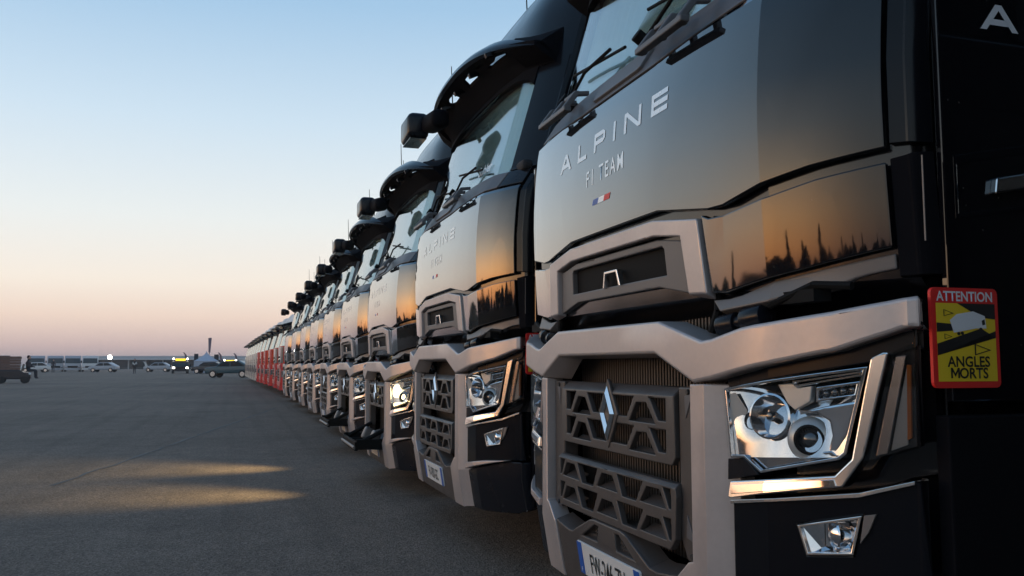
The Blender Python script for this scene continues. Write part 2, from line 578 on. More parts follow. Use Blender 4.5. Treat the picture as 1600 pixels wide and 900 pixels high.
def headlight(root, sd):
    mm = lambda lp: mirror(lp, sd)
    # bowl-shaped black surround, the parent mesh of the lamp
    outer = [(.700, .75), (.700, 1.05), (.78, 1.075), (1.07, 1.128), (1.213, 1.165), (1.213, .862), (1.096, .812)]
    hl = patch('headlight', [mm(outer)], .115, .03, BODY, root, 0)
    ring = patch('lens_rim', [mm(LENS), mm(inset(LENS, .007))], -.004, .012, CHROME, hl, .0015)
    # lower black cheek beside the bar
    patch('corner_filler', [mm([(.715, .80), (.718, .855), (.788, .862), (.842, .826)])], .004, .05, SATIN, hl, .002)
    # faceted chrome reflector
    bm = bmesh.new()
    rnd = random.Random(5)
    nu, nv = 5, 3
    def inside(u, v):       # bilinear quad over the lens
        bl, br, tr, tl = (.748, .862), (1.062, .888), (1.116, 1.092), (.722, 1.034)
        a = (bl[0] + (br[0] - bl[0]) * u, bl[1] + (br[1] - bl[1]) * u)
        b = (tl[0] + (tr[0] - tl[0]) * u, tl[1] + (tr[1] - tl[1]) * u)
        return a[0] + (b[0] - a[0]) * v, a[1] + (b[1] - a[1]) * v
    g = [[None] * (nv + 1) for _ in range(nu + 1)]
    for i in range(nu + 1):
        for j in range(nv + 1):
            w, z = inside(i / nu, j / nv)
            if 0 < i < nu and 0 < j < nv:
                w += rnd.uniform(-.012, .012)
                z += rnd.uniform(-.010, .010)
            d = .034 + .34 * (z - .975) + rnd.uniform(-.006, .006)
            if j == 0:
                d = .006
            if i == 0:
                d = .008
            if i == nu:
                d = .012
            g[i][j] = bm.verts.new(M(sd * w, z, d))
    for i in range(nu):
        for j in range(nv):
            q = [g[i][j], g[i + 1][j], g[i + 1][j + 1], g[i][j + 1]]
            bm.faces.new(q)
    bmesh.ops.subdivide_edges(bm, edges=bm.edges[:], cuts=2, use_grid_fill=True, smooth=0.6)
    finish(bm, 'reflector', REFL, hl, sharp=40)
    # bottom apron of chrome sweeping forward
    bm = patch_bm([mm([(.742, .866), (.797, .872), (.862, .841), (1.052, .889), (1.035, .902), (.93, .885), (.86, .876), (.80, .895), (.745, .89)])], .010, .02)
    finish(bm, 'apron', REFL, hl, .004)
    bm = bmesh.new()
    q = [(.726, .884, .004), (.734, 1.024, .004), (.752, 1.028, .008), (.776, .985, .024), (.770, .902, .022), (.745, .878, .006)]
    vs = [M(sd * u, v, d) for u, v, d in q]
    cen = M(sd * .752, .955, .016)
    for k in range(6):
        bm.faces.new([bm.verts.new(p) for p in (vs[k], vs[(k + 1) % 6], cen)])
    finish(bm, 'bezel', FROST, hl, sharp=20)
    fw = Matrix(((0, 0, -1), (sd * -1, 0, 0), (0, 1, 0)))      # local z -> -x (outwards)
    def frame(w, z, off, turn=.25, lift=.05):
        p = M(sd * w, z, off)
        ax = Vector((-1, -sd * turn, lift)).normalized()
        return Matrix.Translation(p) @ ax.to_track_quat('Z', 'Y').to_matrix().to_4x4()
    bm = bmesh.new()
    add_lathe(bm, [(.010, -.026), (.024, -.022), (.040, -.008), (.049, .012), (.052, .020), (.057, .018), (.056, .0), (.054, -.03)], frame(.880, .972, .026, .45, .1))
    finish(bm, 'bowl', CHROME, hl, sharp=30)
    bm = bmesh.new()
    add_lathe(bm, [(.0, -.02), (.012, -.018), (.013, .015), (.008, .022), (0, .024)], frame(.880, .972, .028, .45), 12)
    finish(bm, 'bulb', LENSG, hl, sharp=40)
    bm = bmesh.new()
    add_lathe(bm, [(.0, -.01), (.016, -.005), (.019, .0), (.022, .004), (.022, -.02)], frame(.797, .957, .022), 16)
    finish(bm, 'small_lens', LENSG, hl, sharp=40)
    # projector: frosted shroud, black ring, glass ball
    bm = bmesh.new()
    add_lathe(bm, [(.050, -.03), (.056, -.010), (.053, .010), (.045, .020), (.036, .024), (.035, -.03)], frame(.975, .922, .030, .9), 28)
    finish(bm, 'projector_shroud', FROST, hl, sharp=35)
    bm = bmesh.new()
    add_lathe(bm, [(.036, .0), (.036, .026), (.031, .029), (.028, .018)], frame(.975, .922, .032, .9), 24)
    finish(bm, 'projector_ring', RUBBER, hl, sharp=35)
    bm = bmesh.new()
    add_lathe(bm, [(.030, .0), (.027, .012), (.019, .021), (.010, .026), (0, .028)], frame(.975, .922, .034, .9), 20)
    finish(bm, 'projector_lens', LENSG, hl, sharp=60)
    patch('wing', [mm([(.955, .985), (1.03, 1.005), (1.092, 1.018), (1.072, .94), (1.045, .895), (1.02, .885), (1.035, .935), (1.03, .968), (1.0, .985)])], .012, .03, CHROME, hl, .006)
    bm = patch_bm([mm([(1.0, 1.012), (1.002, 1.047), (1.10, 1.063), (1.093, 1.03)]), mm([(1.008, 1.020), (1.009, 1.041), (1.093, 1.055), (1.088, 1.033)])], .012, .02)
    finish(bm, 'led_module', CHROME, hl, .002)
    for k in range(4):
        bm = bmesh.new()
        add_sphere(bm, M(sd * (1.02 + .02 * k), 1.032 + .0035 * k, .026), .010, u=10, v=6)
        finish(bm, 'led_cell', LENSG, hl, sharp=50)
    bm = bmesh.new()
    a = [M(sd * w, z, .012) for w, z in [(.945, 1.058), (1.105, 1.084), (1.103, 1.076), (.952, 1.049), (.945, 1.058)]]
    add_tube(bm, a, .0035, 6)
    finish(bm, 'light_guide', CHROME, hl, sharp=40)
    patch('visor_panel', [mm([(.90, 1.052), (.94, 1.056), (.955, 1.045), (.99, 1.05), (.985, 1.012), (.945, .99), (.925, 1.005)])], .016, .02, FROST, hl, .003)
    # daytime strip that turns up into the blade
    strip = [(.735, .756), (.737, .799), (1.045, .846), (1.083, .887), (1.128, 1.115), (1.152, 1.128), (1.162, 1.128), (1.108, .892), (1.062, .822)]
    rmp = lambda u, v, o_: M(u, v, o_ + max(-.010, min(.004, (v - .80) * .15)))
    patch('running_light', [mm(strip)], -.006, .05, SATCHROME, hl, .004, mp=rmp)
    patch('running_light_lens', [mm([(.748, .768), (.750, .792), (1.045, .838), (1.05, .823)])], -.0085, .004, CHROME, hl, .001, mp=rmp)
    patch('lens_cover', [mm(inset(LENS, .002))], -.012, .003, COVER, hl, 0)
    # corner lamp
    cl = patch('corner_lamp', [mm([(1.117, .887), (1.168, 1.128), (1.210, 1.150), (1.207, .925)])], .03, .02, BODY, hl, .001)
    return hl, cl


def corner_lamp_details(cl, sd):
    pass


def make_black_truck():
    root = thing('lorry', (0, 0, 0), 'x', 'lorry')
    # ---- cab structure -------------------------------------------------
    bm = bmesh.new()
    ws = [0, .3, .6, .87, .96, 1.05, 1.14, 1.19, 1.2, 1.214, 1.223, 1.2285]
    def row(z, inn):
        pts = [M(w, z, inn) for w in reversed(ws)]
        pts = [Vector((p.x, max(-1.215, p.y), p.z)) for p in pts]
        pts2 = [Vector((p.x, -p.y, p.z)) for p in pts[:-1]]
        full = [Vector((2.25, -1.215, z))] + pts + list(reversed(pts2)) + [Vector((2.25, 1.215, z))]
        return full
    zs = [.36, .5, .75, 1.0, 1.25, 1.3, 1.5, 1.6, 2.0, 2.05, 2.19]
    rows = [[bm.verts.new(p) for p in row(z, .17 if z < 1.28 else .03)] for z in zs]
    for a, b in zip(rows[:-1], rows[1:]):
        n = len(a)
        for i in range(n):
            bm.faces.new((a[i], a[(i + 1) % n], b[(i + 1) % n], b[i]))
    bm.faces.new(rows[-1])
    bm.faces.new(list(reversed(rows[0])))
    cab = finish(bm, 'cab', BODY, root, sharp=14)
    # upper cab: roof
    bm = bmesh.new()
    zs = [2.80, 2.9, 3.0, 3.1, 3.2, 3.32, 3.44, 3.52, 3.6, 3.66, 3.72, 3.76, 3.79, 3.82]
    def rrow(z):
        pts = [Vector((P(w) + Q(z), -w * (1 - .10 * max(0, (z - 3.2) / .62) ** 2), z)) for w in reversed(ws)]
        pts2 = [Vector((p.x, -p.y, p.z)) for p in pts[:-1]]
        e = pts[0].y
        return [Vector((2.25, e, z))] + pts + list(reversed(pts2)) + [Vector((2.25, -e, z))]
    rows = [[bm.verts.new(p) for p in rrow(z)] for z in zs]
    for a, b in zip(rows[:-1], rows[1:]):
        n = len(a)
        for i in range(n):
            bm.faces.new((a[i], a[(i + 1) % n], b[(i + 1) % n], b[i]))
    bm.faces.new(rows[-1])
    bm.faces.new(list(reversed(rows[0])))
    roof = finish(bm, 'roof', GLOSS, root, sharp=20)
    bm = bmesh.new()
    add_box(bm, (2.2, 0, 2.495), (.10, 2.43, .61))
    finish(bm, 'rear_wall', INT, root)
    for sd in (-1, 1):
        # A-pillar wraps the corner
        patch('pillar', [mirror([(1.0, 2.19), (1.0, 2.83), (1.2295, 2.83), (1.2295, 2.19)], sd)], .0, .05, GLOSS, root, .004, zcuts=[2.2, 2.4, 2.6, 2.8])
        bm = bmesh.new()
        mp = lambda u, v, d, sd=sd: Vector((u, -sd * (1.225 - d), v))
        add_prism(bm, [(.34, 2.18), (.52, 2.82), (.60, 2.82), (.44, 2.18)], mp, .05)
        finish(bm, 'window_post', SATIN, root)
        bm = bmesh.new()
        add_prism(bm, [(1.25, 2.18), (1.25, 2.82), (2.24, 2.82), (2.24, 2.18)], mp, .05)
        finish(bm, 'side_panel', SATIN, root)
        bm = bmesh.new()
        add_prism(bm, [(.445, 2.185), (.60, 2.815), (1.25, 2.815), (1.25, 2.185)], mp, .012)
        finish(bm, 'side_window', SIDEGL, root)
        # door skin
        bm = bmesh.new()
        mp = lambda u, v, d, sd=sd: SD(u, v, .004 - d, sd)
        add_prism(bm, [(.262, 1.02), (.262, 2.16), (1.32, 2.16), (1.32, .60), (.55, .60), (.55, 1.02)], mp, .02)
        door = finish(bm, 'door', PAINT, root, .004)
        bm = bmesh.new()
        mp = lambda u, v, d, sd=sd: SD(u, v, .022 - d, sd)
        add_prism(bm, [(.39, 1.482), (.396, 1.518), (.66, 1.568), (.66, 1.532)], mp, .02)
        finish(bm, 'door_handle', SATCHROME, door, .004)
        bm = bmesh.new()
        mp = lambda u, v, d, sd=sd: SD(u, v, .005 - d, sd)
        add_prism(bm, [(.2052, 1.37), (.2052, 1.56), (.2068, 1.56), (.2068, 1.37)], mp, .004)
        finish(bm, 'door_edge', GREY, door)  # thin grey strip drawn as the bright highlight along the door seam
        bm = bmesh.new()
        add_prism(bm, [(.29, 1.42), (.29, 1.565), (.9, 1.68), (.9, 1.66), (.30, 1.545), (.30, 1.436), (.75, 1.50), (.75, 1.49)], mp, .008)
        finish(bm, 'door_crease', BODY, door, .002)
        # sill and step panel below the door, wheel arch
        bm = bmesh.new()
        mp = lambda u, v, d, sd=sd: SD(u, v, .001 - d, sd)
        add_prism(bm, [(.25, .36), (.25, .99), (.53, .99), (.53, .58), (.86, .58), (.86, .36)], mp, .04)
        finish(bm, 'step_panel', MATTE, root, .005)
        # wheel (front)
        for (sx, wn_) in ((1.42, 'front'), (5.2, 'rear')):
            bm = bmesh.new()
            fr = Matrix.Translation((sx, -sd * 1.0, .5)) @ Vector((0, -sd, 0)).to_track_quat('Z', 'Y').to_matrix().to_4x4()
            add_lathe(bm, [(.30, -.16), (.47, -.16), (.5, -.13), (.5, .12), (.47, .15), (.31, .15), (.29, .10), (.12, .04), (.10, .10), (0, .10)], fr, 28)
            wh = finish(bm, 'wheel', TYRE, root, sharp=35)
            bm = bmesh.new()
            add_lathe(bm, [(.30, .152), (.285, .11), (.14, .05), (.11, .105), (0, .107)], fr, 24)
            finish(bm, 'rim', SATCHROME, wh, sharp=30)
    bm = bmesh.new()
    for y in (-.4, .4):
        add_box(bm, (3.6, y, .85), (5.0, .09, .26))
    add_box(bm, (3.0, 0, .85), (.12, .72, .2))
    add_box(bm, (5.2, 0, .5), (.16, 1.9, .16))
    add_box(bm, (1.42, 0, .5), (.14, 1.9, .14))
    add_box(bm, (4.6, 0, 1.06), (.9, .9, .08))
    finish(bm, 'chassis', STEEL, root, .01)
    for sd in (-1, 1):
        bm = bmesh.new()
        add_box(bm, (3.2, sd * .92, .75), (1.3, .55, .55))
        finish(bm, 'fuel_tank', STEEL, root, .06, 3)

    # ---- upper black panel with the team name -------------------------
    half = [(.36, 1.572), (.64, 1.531), (.71, 1.530), (.86, 1.556), (1.0, 1.577), (1.165, 1.590)]
    up = half + [(1.165, 2.082), (.75, 2.078), (.3, 2.05), (-.3, 2.05), (-.75, 2.078), (-1.165, 2.082)] + [(-a, b) for a, b in reversed(half)]
    fp = patch('front_panel', [up], 0, .022, PAINT, root, .004, zcuts=[1.6, 1.65, 1.7, 1.74, 1.78, 1.82, 1.86, 1.9, 1.94, 1.98, 2.02, 2.06])
    sm = lambda u, v: M(u, v, -.0013)
    team_word(fp, -.485, 1.872, .07, sm, LETTER, .915, .018)
    lettering('F1 TEAM', .082, LETTER, fp, lambda u, v: M(u - .03, 1.758 + v + .018 * u, -.0013), .0006, sx=.84, space=1.32)
    for k, mm_ in enumerate((BLUEP, WHITE, REDP)):
        x = -.135 + .05 * k
        bm = bmesh.new()
        bm.faces.new([bm.verts.new(M(u, v, -.0013)) for u, v in [(x, 1.677), (x + .05, 1.677), (x + .062, 1.697), (x + .012, 1.697)]])
        finish(bm, 'flag_bar', mm_, fp, smooth=False)
    low = [(.605, 1.520), (.64, 1.506), (.71, 1.503), (.886, 1.523), (1.014, 1.544), (1.165, 1.557), (1.165, 1.364), (.97, 1.332), (.88, 1.319), (.70, 1.296), (.632, 1.300)]
    for sd in (-1, 1):
        patch('lower_panel', [mirror(low, sd)], 0, .022, PAINT, root, .004, zcuts=[1.4, 1.5])
        patch('panel_lip', [mirror([(.62, 1.288), (.70, 1.287), (.88, 1.309), (1.165, 1.350), (1.165, 1.315), (.863, 1.268), (.672, 1.254)], sd)], .02, .03, GREY, root, .004)
        patch('corner_deflector', [mirror([(1.171, 1.30), (1.171, 1.565), (1.2295, 1.575), (1.2295, 1.30)], sd)], .010, .02, MATTE, root, .002)
        patch('corner_deflector', [mirror([(1.171, 1.600), (1.171, 2.15), (1.2295, 2.15), (1.2295, 1.595)], sd)], .010, .02, GLOSS, root, .002, zcuts=[1.8, 2.0, 2.05])

    # ---- silver hexagon trim with slot panel ---------------------------
    o = [(.625, 1.292), (.597, 1.512), (.345, 1.546)]
    i = [(.345, 1.496), (.505, 1.474), (.530, 1.300)]
    ringp = o + [(-a, b) for a, b in reversed(o)] + [(-a, b) for a, b in reversed(i)] + i
    patch('hexagon_trim', [ringp], -.012, .04, SILVER, root, .005)
    p_ = [(.525, 1.304), (.497, 1.464), (.335, 1.486), (-.335, 1.486), (-.497, 1.464), (-.525, 1.304), (-.335, 1.338), (.335, 1.338)]
    sl_ = [(-.385, 1.372), (-.378, 1.452), (-.365, 1.462), (.365, 1.462), (.378, 1.452), (.385, 1.372)]
    sp = patch('slot_panel', [p_, sl_], .006, .035, GREY, root, .004)
    patch('slot_back', [[(-.40, 1.36), (-.40, 1.47), (.40, 1.47), (.40, 1.36)]], .026, .01, RUBBER, sp, 0)
    hh = [(-.072, 1.368), (-.052, 1.426), (.052, 1.426), (.072, 1.368), (.060, 1.368), (.044, 1.417), (-.044, 1.417), (-.060, 1.368)]
    patch('handle', [hh], -.004, .02, SATCHROME, sp, .002)

    # ---- dark recess behind: radiator core, hinges ---------------------
    bm = bmesh.new()
    add_box(bm, (.155, 0, .915), (.02, 1.14, .83))
    rc = finish(bm, 'radiator_core', RUBBER, root)  # black core behind brown fins: shade of the gaps put into the colour
    bm = bmesh.new()
    for k in range(56):
        w = -.55 + .02 * k
        add_box(bm, (.138, -w, .915), (.014, .0085, .83))
    finish(bm, 'cooling_fins', CORE, rc, smooth=False)['kind'] = 'stuff'
    for sd in (-1, 1):
        bm = bmesh.new()
        add_cyl(bm, (.045, -sd * .66, 1.205), (.06, -sd * .72, 1.212), .030)
        add_cyl(bm, (.055, -sd * .72, 1.212), (.07, -sd * .76, 1.217), .018)
        add_cyl(bm, (.06, -sd * .76, 1.217), (.075, -sd * .83, 1.226), .034)
        finish(bm, 'hinge', SATIN, root, .003, sharp=35)
        bm = bmesh.new()
        add_tube(bm, [(.05, -sd * .60, 1.19), (.06, -sd * .62, 1.25), (.07, -sd * .61, 1.32)], .012)
        finish(bm, 'hose', RUBBER, root, sharp=40)
        bm = bmesh.new()
        add_tube(bm, [(.07, -sd * .85, 1.25), (.09, -sd * 1.0, 1.29), (.12, -sd * 1.1, 1.28)], .010)
        add_box(bm, (.10, -sd * .95, 1.265), (.05, .14, .03))
        finish(bm, 'hose', RUBBER, root, sharp=40)

    # ---- the silver belt ------------------------------------------------
    t_ = [(.42, 1.229), (.655, 1.166), (.70, 1.170), (.82, 1.194), (1.06, 1.222), (1.216, 1.248)]
    b_ = [(1.216, 1.182), (1.07, 1.131), (.78, 1.077), (.70, 1.062), (.61, 1.050), (.40, 1.132)]
    bm = patch_bm([t_ + b_ + [(-a, b) for a, b in reversed(t_ + b_)]], -.032, .11)
    for sd in (-1, 1):
        q = [(.401, 1.1325, -.030), (.611, 1.051, -.030), (.495, 1.044, .055), (.372, 1.122, .055)]
        bm.faces.new([bm.verts.new(M(sd * u, v, d)) for u, v, d in q])
    q = [(.401, 1.1325, -.030), (-.401, 1.1325, -.030), (-.372, 1.122, .055), (.372, 1.122, .055)]
    bm.faces.new([bm.verts.new(M(u, v, d)) for u, v, d in q])
    finish(bm, 'belt', SILVER, root, .010, 3, limit=30)
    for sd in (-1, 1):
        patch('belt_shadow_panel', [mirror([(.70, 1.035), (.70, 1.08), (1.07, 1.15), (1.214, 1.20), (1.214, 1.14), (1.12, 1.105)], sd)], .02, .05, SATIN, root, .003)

    # ---- grilles ---------------------------------------------------------
    uo = [(.452, 1.036), (.458, .86), (.46, .83), (.44, .806), (-.44, .806), (-.46, .83), (-.458, .86), (-.452, 1.036)]
    holes = []
    for dz in (0, -.093):
        holes.append([(-.193, .999 + dz), (.193, .999 + dz), (.141, .933 + dz), (-.141, .933 + dz)])
        for sd in (-1, 1):
            holes.append(mirror([(.212, .981 + dz), (.280, .983 + dz), (.338, .921 + dz), (.160, .921 + dz)], sd))
            holes.append(mirror([(.302, .999 + dz), (.405, .999 + dz), (.405, .932 + dz), (.358, .932 + dz)], sd))
    ug = patch('upper_grille', [uo] + holes, .0, .020, DARK, root, .0035, zcuts=[1.008], mp=lambda u, v, o_: M(u, v, o_ + max(0, v - 1.008) * 1.1))
    for dz in (0, -.093):       # louvre shelves behind the openings
        for a, b in ((-.345, -.150), (.150, .345)):
            bm = bmesh.new()
            add_prism(bm, [(a, 0), (a, .024), (b, .024), (b, 0)], lambda u, v, d: M(u, .909 + dz + .9 * v, .010 + v * 1.4) + Vector((0, 0, -d)), .006)
            finish(bm, 'louvre', DARK, ug, .001)
    # diamond badge
    bd = [(0, 1.046), (.052, .935), (0, .824), (-.052, .935)]
    bo = [(0, 1.054), (.080, .935), (0, .816), (-.080, .935)]
    patch('badge_frame', [bo], -.004, .014, DARK, ug, .004)
    bm = bmesh.new()
    # a diamond loop with a bent profile: two ridged halves
    def band(o_, i_, sgn):
        ot, orr, ob = (0, 1.028), (sgn * .056, .935), (0, .842)
        it, ir, ib = (0, .980), (sgn * .027, .935), (0, .890)
        mt, mr, mb = (0, 1.004), (sgn * .041, .935), (0, .866)
        A = [M(u, v, -.006) for u, v in (ot, orr, ob)]
        Bm = [M(u, v, -.015) for u, v in (mt, mr, mb)]
        Cc = [M(u, v, -.006) for u, v in (it, ir, ib)]
        for X, Y in ((A, Bm), (Bm, Cc)):
            for k in (0, 1):
                bm.faces.new([bm.verts.new(p) for p in (X[k], X[k + 1], Y[k + 1], Y[k])])
    band(None, None, 1)
    band(None, None, -1)
    finish(bm, 'badge', CHROME, ug, smooth=False)
    lo = [(.470, .757), (.478, .72), (.470, .60), (.440, .565), (-.440, .565), (-.470, .60), (-.478, .72), (-.470, .757)]
    holes = []
    for dz in (0, -.088):
        holes.append([(-.042, .727 + dz), (.042, .727 + dz), (.078, .684 + dz), (-.078, .684 + dz)])
        for sd in (-1, 1):
            holes.append(mirror([(.085, .739 + dz), (.265, .739 + dz), (.222, .677 + dz), (.122, .677 + dz)], sd))
            holes.append(mirror([(.298, .727 + dz), (.378, .727 + dz), (.412, .682 + dz), (.258, .682 + dz)], sd))
            holes.append(mirror([(.402, .739 + dz), (.445, .739 + dz), (.445, .685 + dz), (.436, .685 + dz)], sd))
    lg = patch('lower_grille', [lo] + [inset(h_, -.003) for h_ in holes], -.010, .022, DARK, root, .003, zcuts=[.744], mp=lambda u, v, o_: M(u, v, o_ + max(0, v - .744) * 1.2))
    for dz in (0, -.088):
        for a, b in ((-.41, -.26), (-.078, .078), (.26, .41)):
            bm = bmesh.new()
            add_prism(bm, [(a, 0), (a, .026), (b, .026), (b, 0)], lambda u, v, d: M(u, .679 + dz + .8 * v, -.002 + v * 1.4) + Vector((0, 0, -d)), .006)
            finish(bm, 'louvre', DARK, lg, .001)
    for sd in (-1, 1):
        for (u, z) in ((.519, 1.022), (.528, .562)):
            bm = bmesh.new()
            c_ = M(sd * u, z, .012)
            add_cyl(bm, c_, c_ + Vector((-.006, 0, 0)), .009, .007, 10)
            finish(bm, 'screw', STEEL, root, sharp=30)
        # warm grey column with two dimples, silver bar
        patch('grille_column', [mirror([(.462, 1.036), (.466, .60), (.50, .545), (.576, .545), (.574, 1.040), (.52, 1.036)], sd)], .012, .06, DARK, root, .006)
        for zc, fl in ((.965, 1), (.655, -1)):
            bm = bmesh.new()
            add_prism(bm, mirror([(.50, zc + .045 * fl), (.545, zc + .055 * fl), (.505, zc - .02 * fl)], sd), lambda u, v, d: M(u, v, .009 + d), .01)
            finish(bm, 'column_dimple', COWL, root, .002)
        bm = patch_bm([mirror([(.580, 1.046), (.650, 1.048), (.652, .29), (.475, .29), (.487, .500), (.557, .556), (.580, .562)], sd)], -.022, .07, zcuts=[.32, .4, .5])
        for (z0, z1) in ((1.048, .5), (.5, .29)):
            q = [(.650, z0, -.022), (.652, z1, -.022), (.730, z1, .035), (.728, z0, .035)]
            bm.faces.new([bm.verts.new(M(sd * u, v, d)) for u, v, d in q])
            q = [(.728, z0, .035), (.730, z1, .035), (.730, z1, .08), (.728, z0, .08)]
            bm.faces.new([bm.verts.new(M(sd * u, v, d)) for u, v, d in q])
        q = [(.650, 1.048, -.022), (.728, 1.048, .035), (.728, 1.048, .08), (.650, 1.048, .05)]
        bm.faces.new([bm.verts.new(M(sd * u, v, d)) for u, v, d in q])
        finish(bm, 'silver_bar', SILVER, root, .004, limit=30)

    # ---- bumper ------------------------------------------------------------
    tp = [(.484, .504), (.36, .488), (.315, .490), (.145, .556), (.11, .562)]
    bp_ = [(-.472, .29), (.472, .29)] + tp + [(-a, b) for a, b in reversed(tp)]
    vent = [(.068, .543), (.098, .545), (.212, .491), (.076, .493)]
    bm = patch_bm([bp_, vent, mirror(vent, -1)], -.015, .05, zcuts=[.32, .4, .5])
    path = [(a, b) for a, b in tp] + [(-a, b) for a, b in reversed(tp)]
    for (u0, v0), (u1, v1) in zip(path[:-1], path[1:]):
        bm.faces.new([bm.verts.new(p) for p in (M(u0, v0 - .001, -.013), M(u1, v1 - .001, -.013), Vector((.057, -u1, v1 + .02)), Vector((.057, -u0, v0 + .02)))])
    bu = finish(bm, 'bumper', DARK, root, .005, limit=30)
    for sd in (-1, 1):
        bm = bmesh.new()
        for r_ in range(4):
            for c_ in range(9):
                u = .07 + .0185 * c_ + (.009 if r_ % 2 else 0)
                v = .495 + .0145 * r_
                if u > .215 - (v - .49) * 2.1 or v > .545:
                    continue
                pts = [(u + .0085 * math.cos(R(60 * k)), v + .0085 * math.sin(R(60 * k))) for k in range(6)]
                pin = [(u + .0065 * math.cos(R(60 * k)), v + .0065 * math.sin(R(60 * k))) for k in range(6)]
                for k in range(6):
                    j = (k + 1) % 6
                    bm.faces.new([bm.verts.new(M(sd * a, b, .004)) for a, b in (pts[k], pts[j], pin[j], pin[k])])
        finish(bm, 'vent_mesh', GREY, bu, smooth=False)
    pl = patch('number_plate', [[(-.258, .358), (-.258, .462), (-.252, .468), (.252, .468), (.258, .462), (.258, .358), (.252, .352), (-.252, .352)]], -.024, .008, PLATEW, bu, .001)
    for sd in (-1, 1):
        patch('plate_band', [mirror([(.215, .354), (.215, .466), (.256, .466), (.256, .354)], sd)], -.0255, .001, BLUEP, pl, 0)

    fog = [(.952, .721), (1.099, .763), (1.079, .673), (.973, .655)]
    for sd in (-1, 1):
        mm = lambda lp: mirror(lp, sd)
        fasc = [(.733, .745), (.90, .772), (1.096, .808), (1.213, .852), (1.224, .60), (1.0, .585), (.733, .548)]
        bc = patch('bumper_corner', [mm(fasc), mm(fog)], .006, .06, GLOSS, root, .005)
        patch('bumper_lip', [mm([(.735, .750), (.90, .777), (1.096, .813), (1.20, .850), (1.20, .842), (1.096, .803), (.735, .741)])], -.004, .03, SATCHROME, bc, .001)
        patch('trim_strip', [mm([(.735, .545), (.95, .578), (1.14, .594), (.95, .556), (.735, .512)])], -.012, .04, SILVER, bc, .004)
        patch('skirt', [mm([(.733, .508), (.95, .550), (1.14, .588), (1.2295, .59), (1.2295, .34), (1.15, .31), (.95, .295), (.733, .29)])], .012, .05, SATIN, root, .008, zcuts=[.32, .4, .5])
        fl = patch('fog_lamp', [mm(fog), mm(inset(fog, .006))], .0, .05, SATCHROME, root, .0015)
        bm = patch_bm([mm(fog)], .036, .004)
        finish(bm, 'reflector', CHROME, fl)
        bm = bmesh.new()
        q = [M(sd * a, b, d) for a, b, d in [(.955, .722, .01), (1.0, .735, .034), (1.0, .662, .034), (.975, .657, .01)]]
        bm.faces.new([bm.verts.new(p) for p in q])
        q = [M(sd * a, b, d) for a, b, d in [(1.096, .760, .01), (1.06, .75, .034), (1.055, .67, .034), (1.078, .674, .01)]]
        bm.faces.new([bm.verts.new(p) for p in q])
        q = [M(sd * a, b, d) for a, b, d in [(.975, .657, .01), (1.0, .675, .034), (1.055, .685, .034), (1.078, .674, .01)]]
        bm.faces.new([bm.verts.new(p) for p in q])
        finish(bm, 'facet', CHROME, fl, smooth=False)
        fr = Matrix.Translation(M(sd * 1.03, .708, .03)) @ Vector((-1, sd * .3, 0)).to_track_quat('Z', 'Y').to_matrix().to_4x4()
        bm = bmesh.new()
        add_lathe(bm, [(.038, -.02), (.039, .006), (.036, .010), (.033, .005), (.025, .012), (.012, .018), (0, .02)], fr, 20)
        finish(bm, 'bulb', CHROME, fl, sharp=25)
        patch('lens_cover', [mm(inset(fog, .001))], .004, .003, COVER, fl, 0)
        patch('wedge', [mm([(1.104, .764), (1.128, .770), (1.112, .728), (1.094, .70)])], -.001, .012, GREY, fl, .001)
        hl, cl = headlight(root, sd)
        patch('lamp_frame', [mm([(1.128, .897), (1.172, 1.118), (1.19, 1.121), (1.150, .905)])], .012, .01, SATCHROME, cl, .001)
        patch('amber_strip', [mm([(1.186, .935), (1.190, 1.10), (1.197, 1.10), (1.194, .94)])], .014, .01, AMBER, cl, .001)
        patch('inner_reflector', [mm([(1.155, .91), (1.19, 1.10), (1.186, .925)])], .018, .01, FROST, cl, .001)
        patch('smoked_lens', [mm([(1.117, .887), (1.168, 1.128), (1.210, 1.150), (1.207, .925)])], .0, .004, SMOKE, cl, .0)

    # ---- cowl under the windscreen -------------------------------------------
    cw = patch('cowl', [[(-.98, 2.094), (-.75, 2.088), (-.3, 2.06), (.3, 2.06), (.75, 2.088), (.98, 2.094), (1.0, 2.185), (.6, 2.197), (0, 2.20), (-.6, 2.197), (-1.0, 2.185)]], .0, .03, COWL, root, .004, zcuts=[2.1, 2.15])
    for sd in (-1, 1):
        patch('cowl_corner', [mirror([(.988, 2.094), (1.165, 2.094), (1.165, 2.182), (1.006, 2.186)], sd)], .0, .03, SATIN, root, .004)
        st = bmesh.new()
        for u in (.33, .46, .585):
            mp = lambda a, b, d, u=u: Vector((a, -sd * u + d - .010, b))
            add_prism(st, [(-.034, 2.080), (-.034, 2.102), (.012, 2.164), (.075, 2.172), (.075, 2.155), (.028, 2.148), (-.008, 2.10), (-.002, 2.080)], mp, .022)
        add_box(st, (-.022, -sd * .46, 2.090), (.03, .30, .020))
        add_box(st, (.03, -sd * .395, 2.165), (.022, .12, .016))
        finish(st, 'foot_step', COWL, cw, .004)
    patch('cowl_badge', [[(-.20, 2.085), (-.20, 2.155), (-.185, 2.165), (.185, 2.165), (.20, 2.155), (.20, 2.085), (.185, 2.078), (-.185, 2.078)]], -.012, .015, GREY, cw, .003)
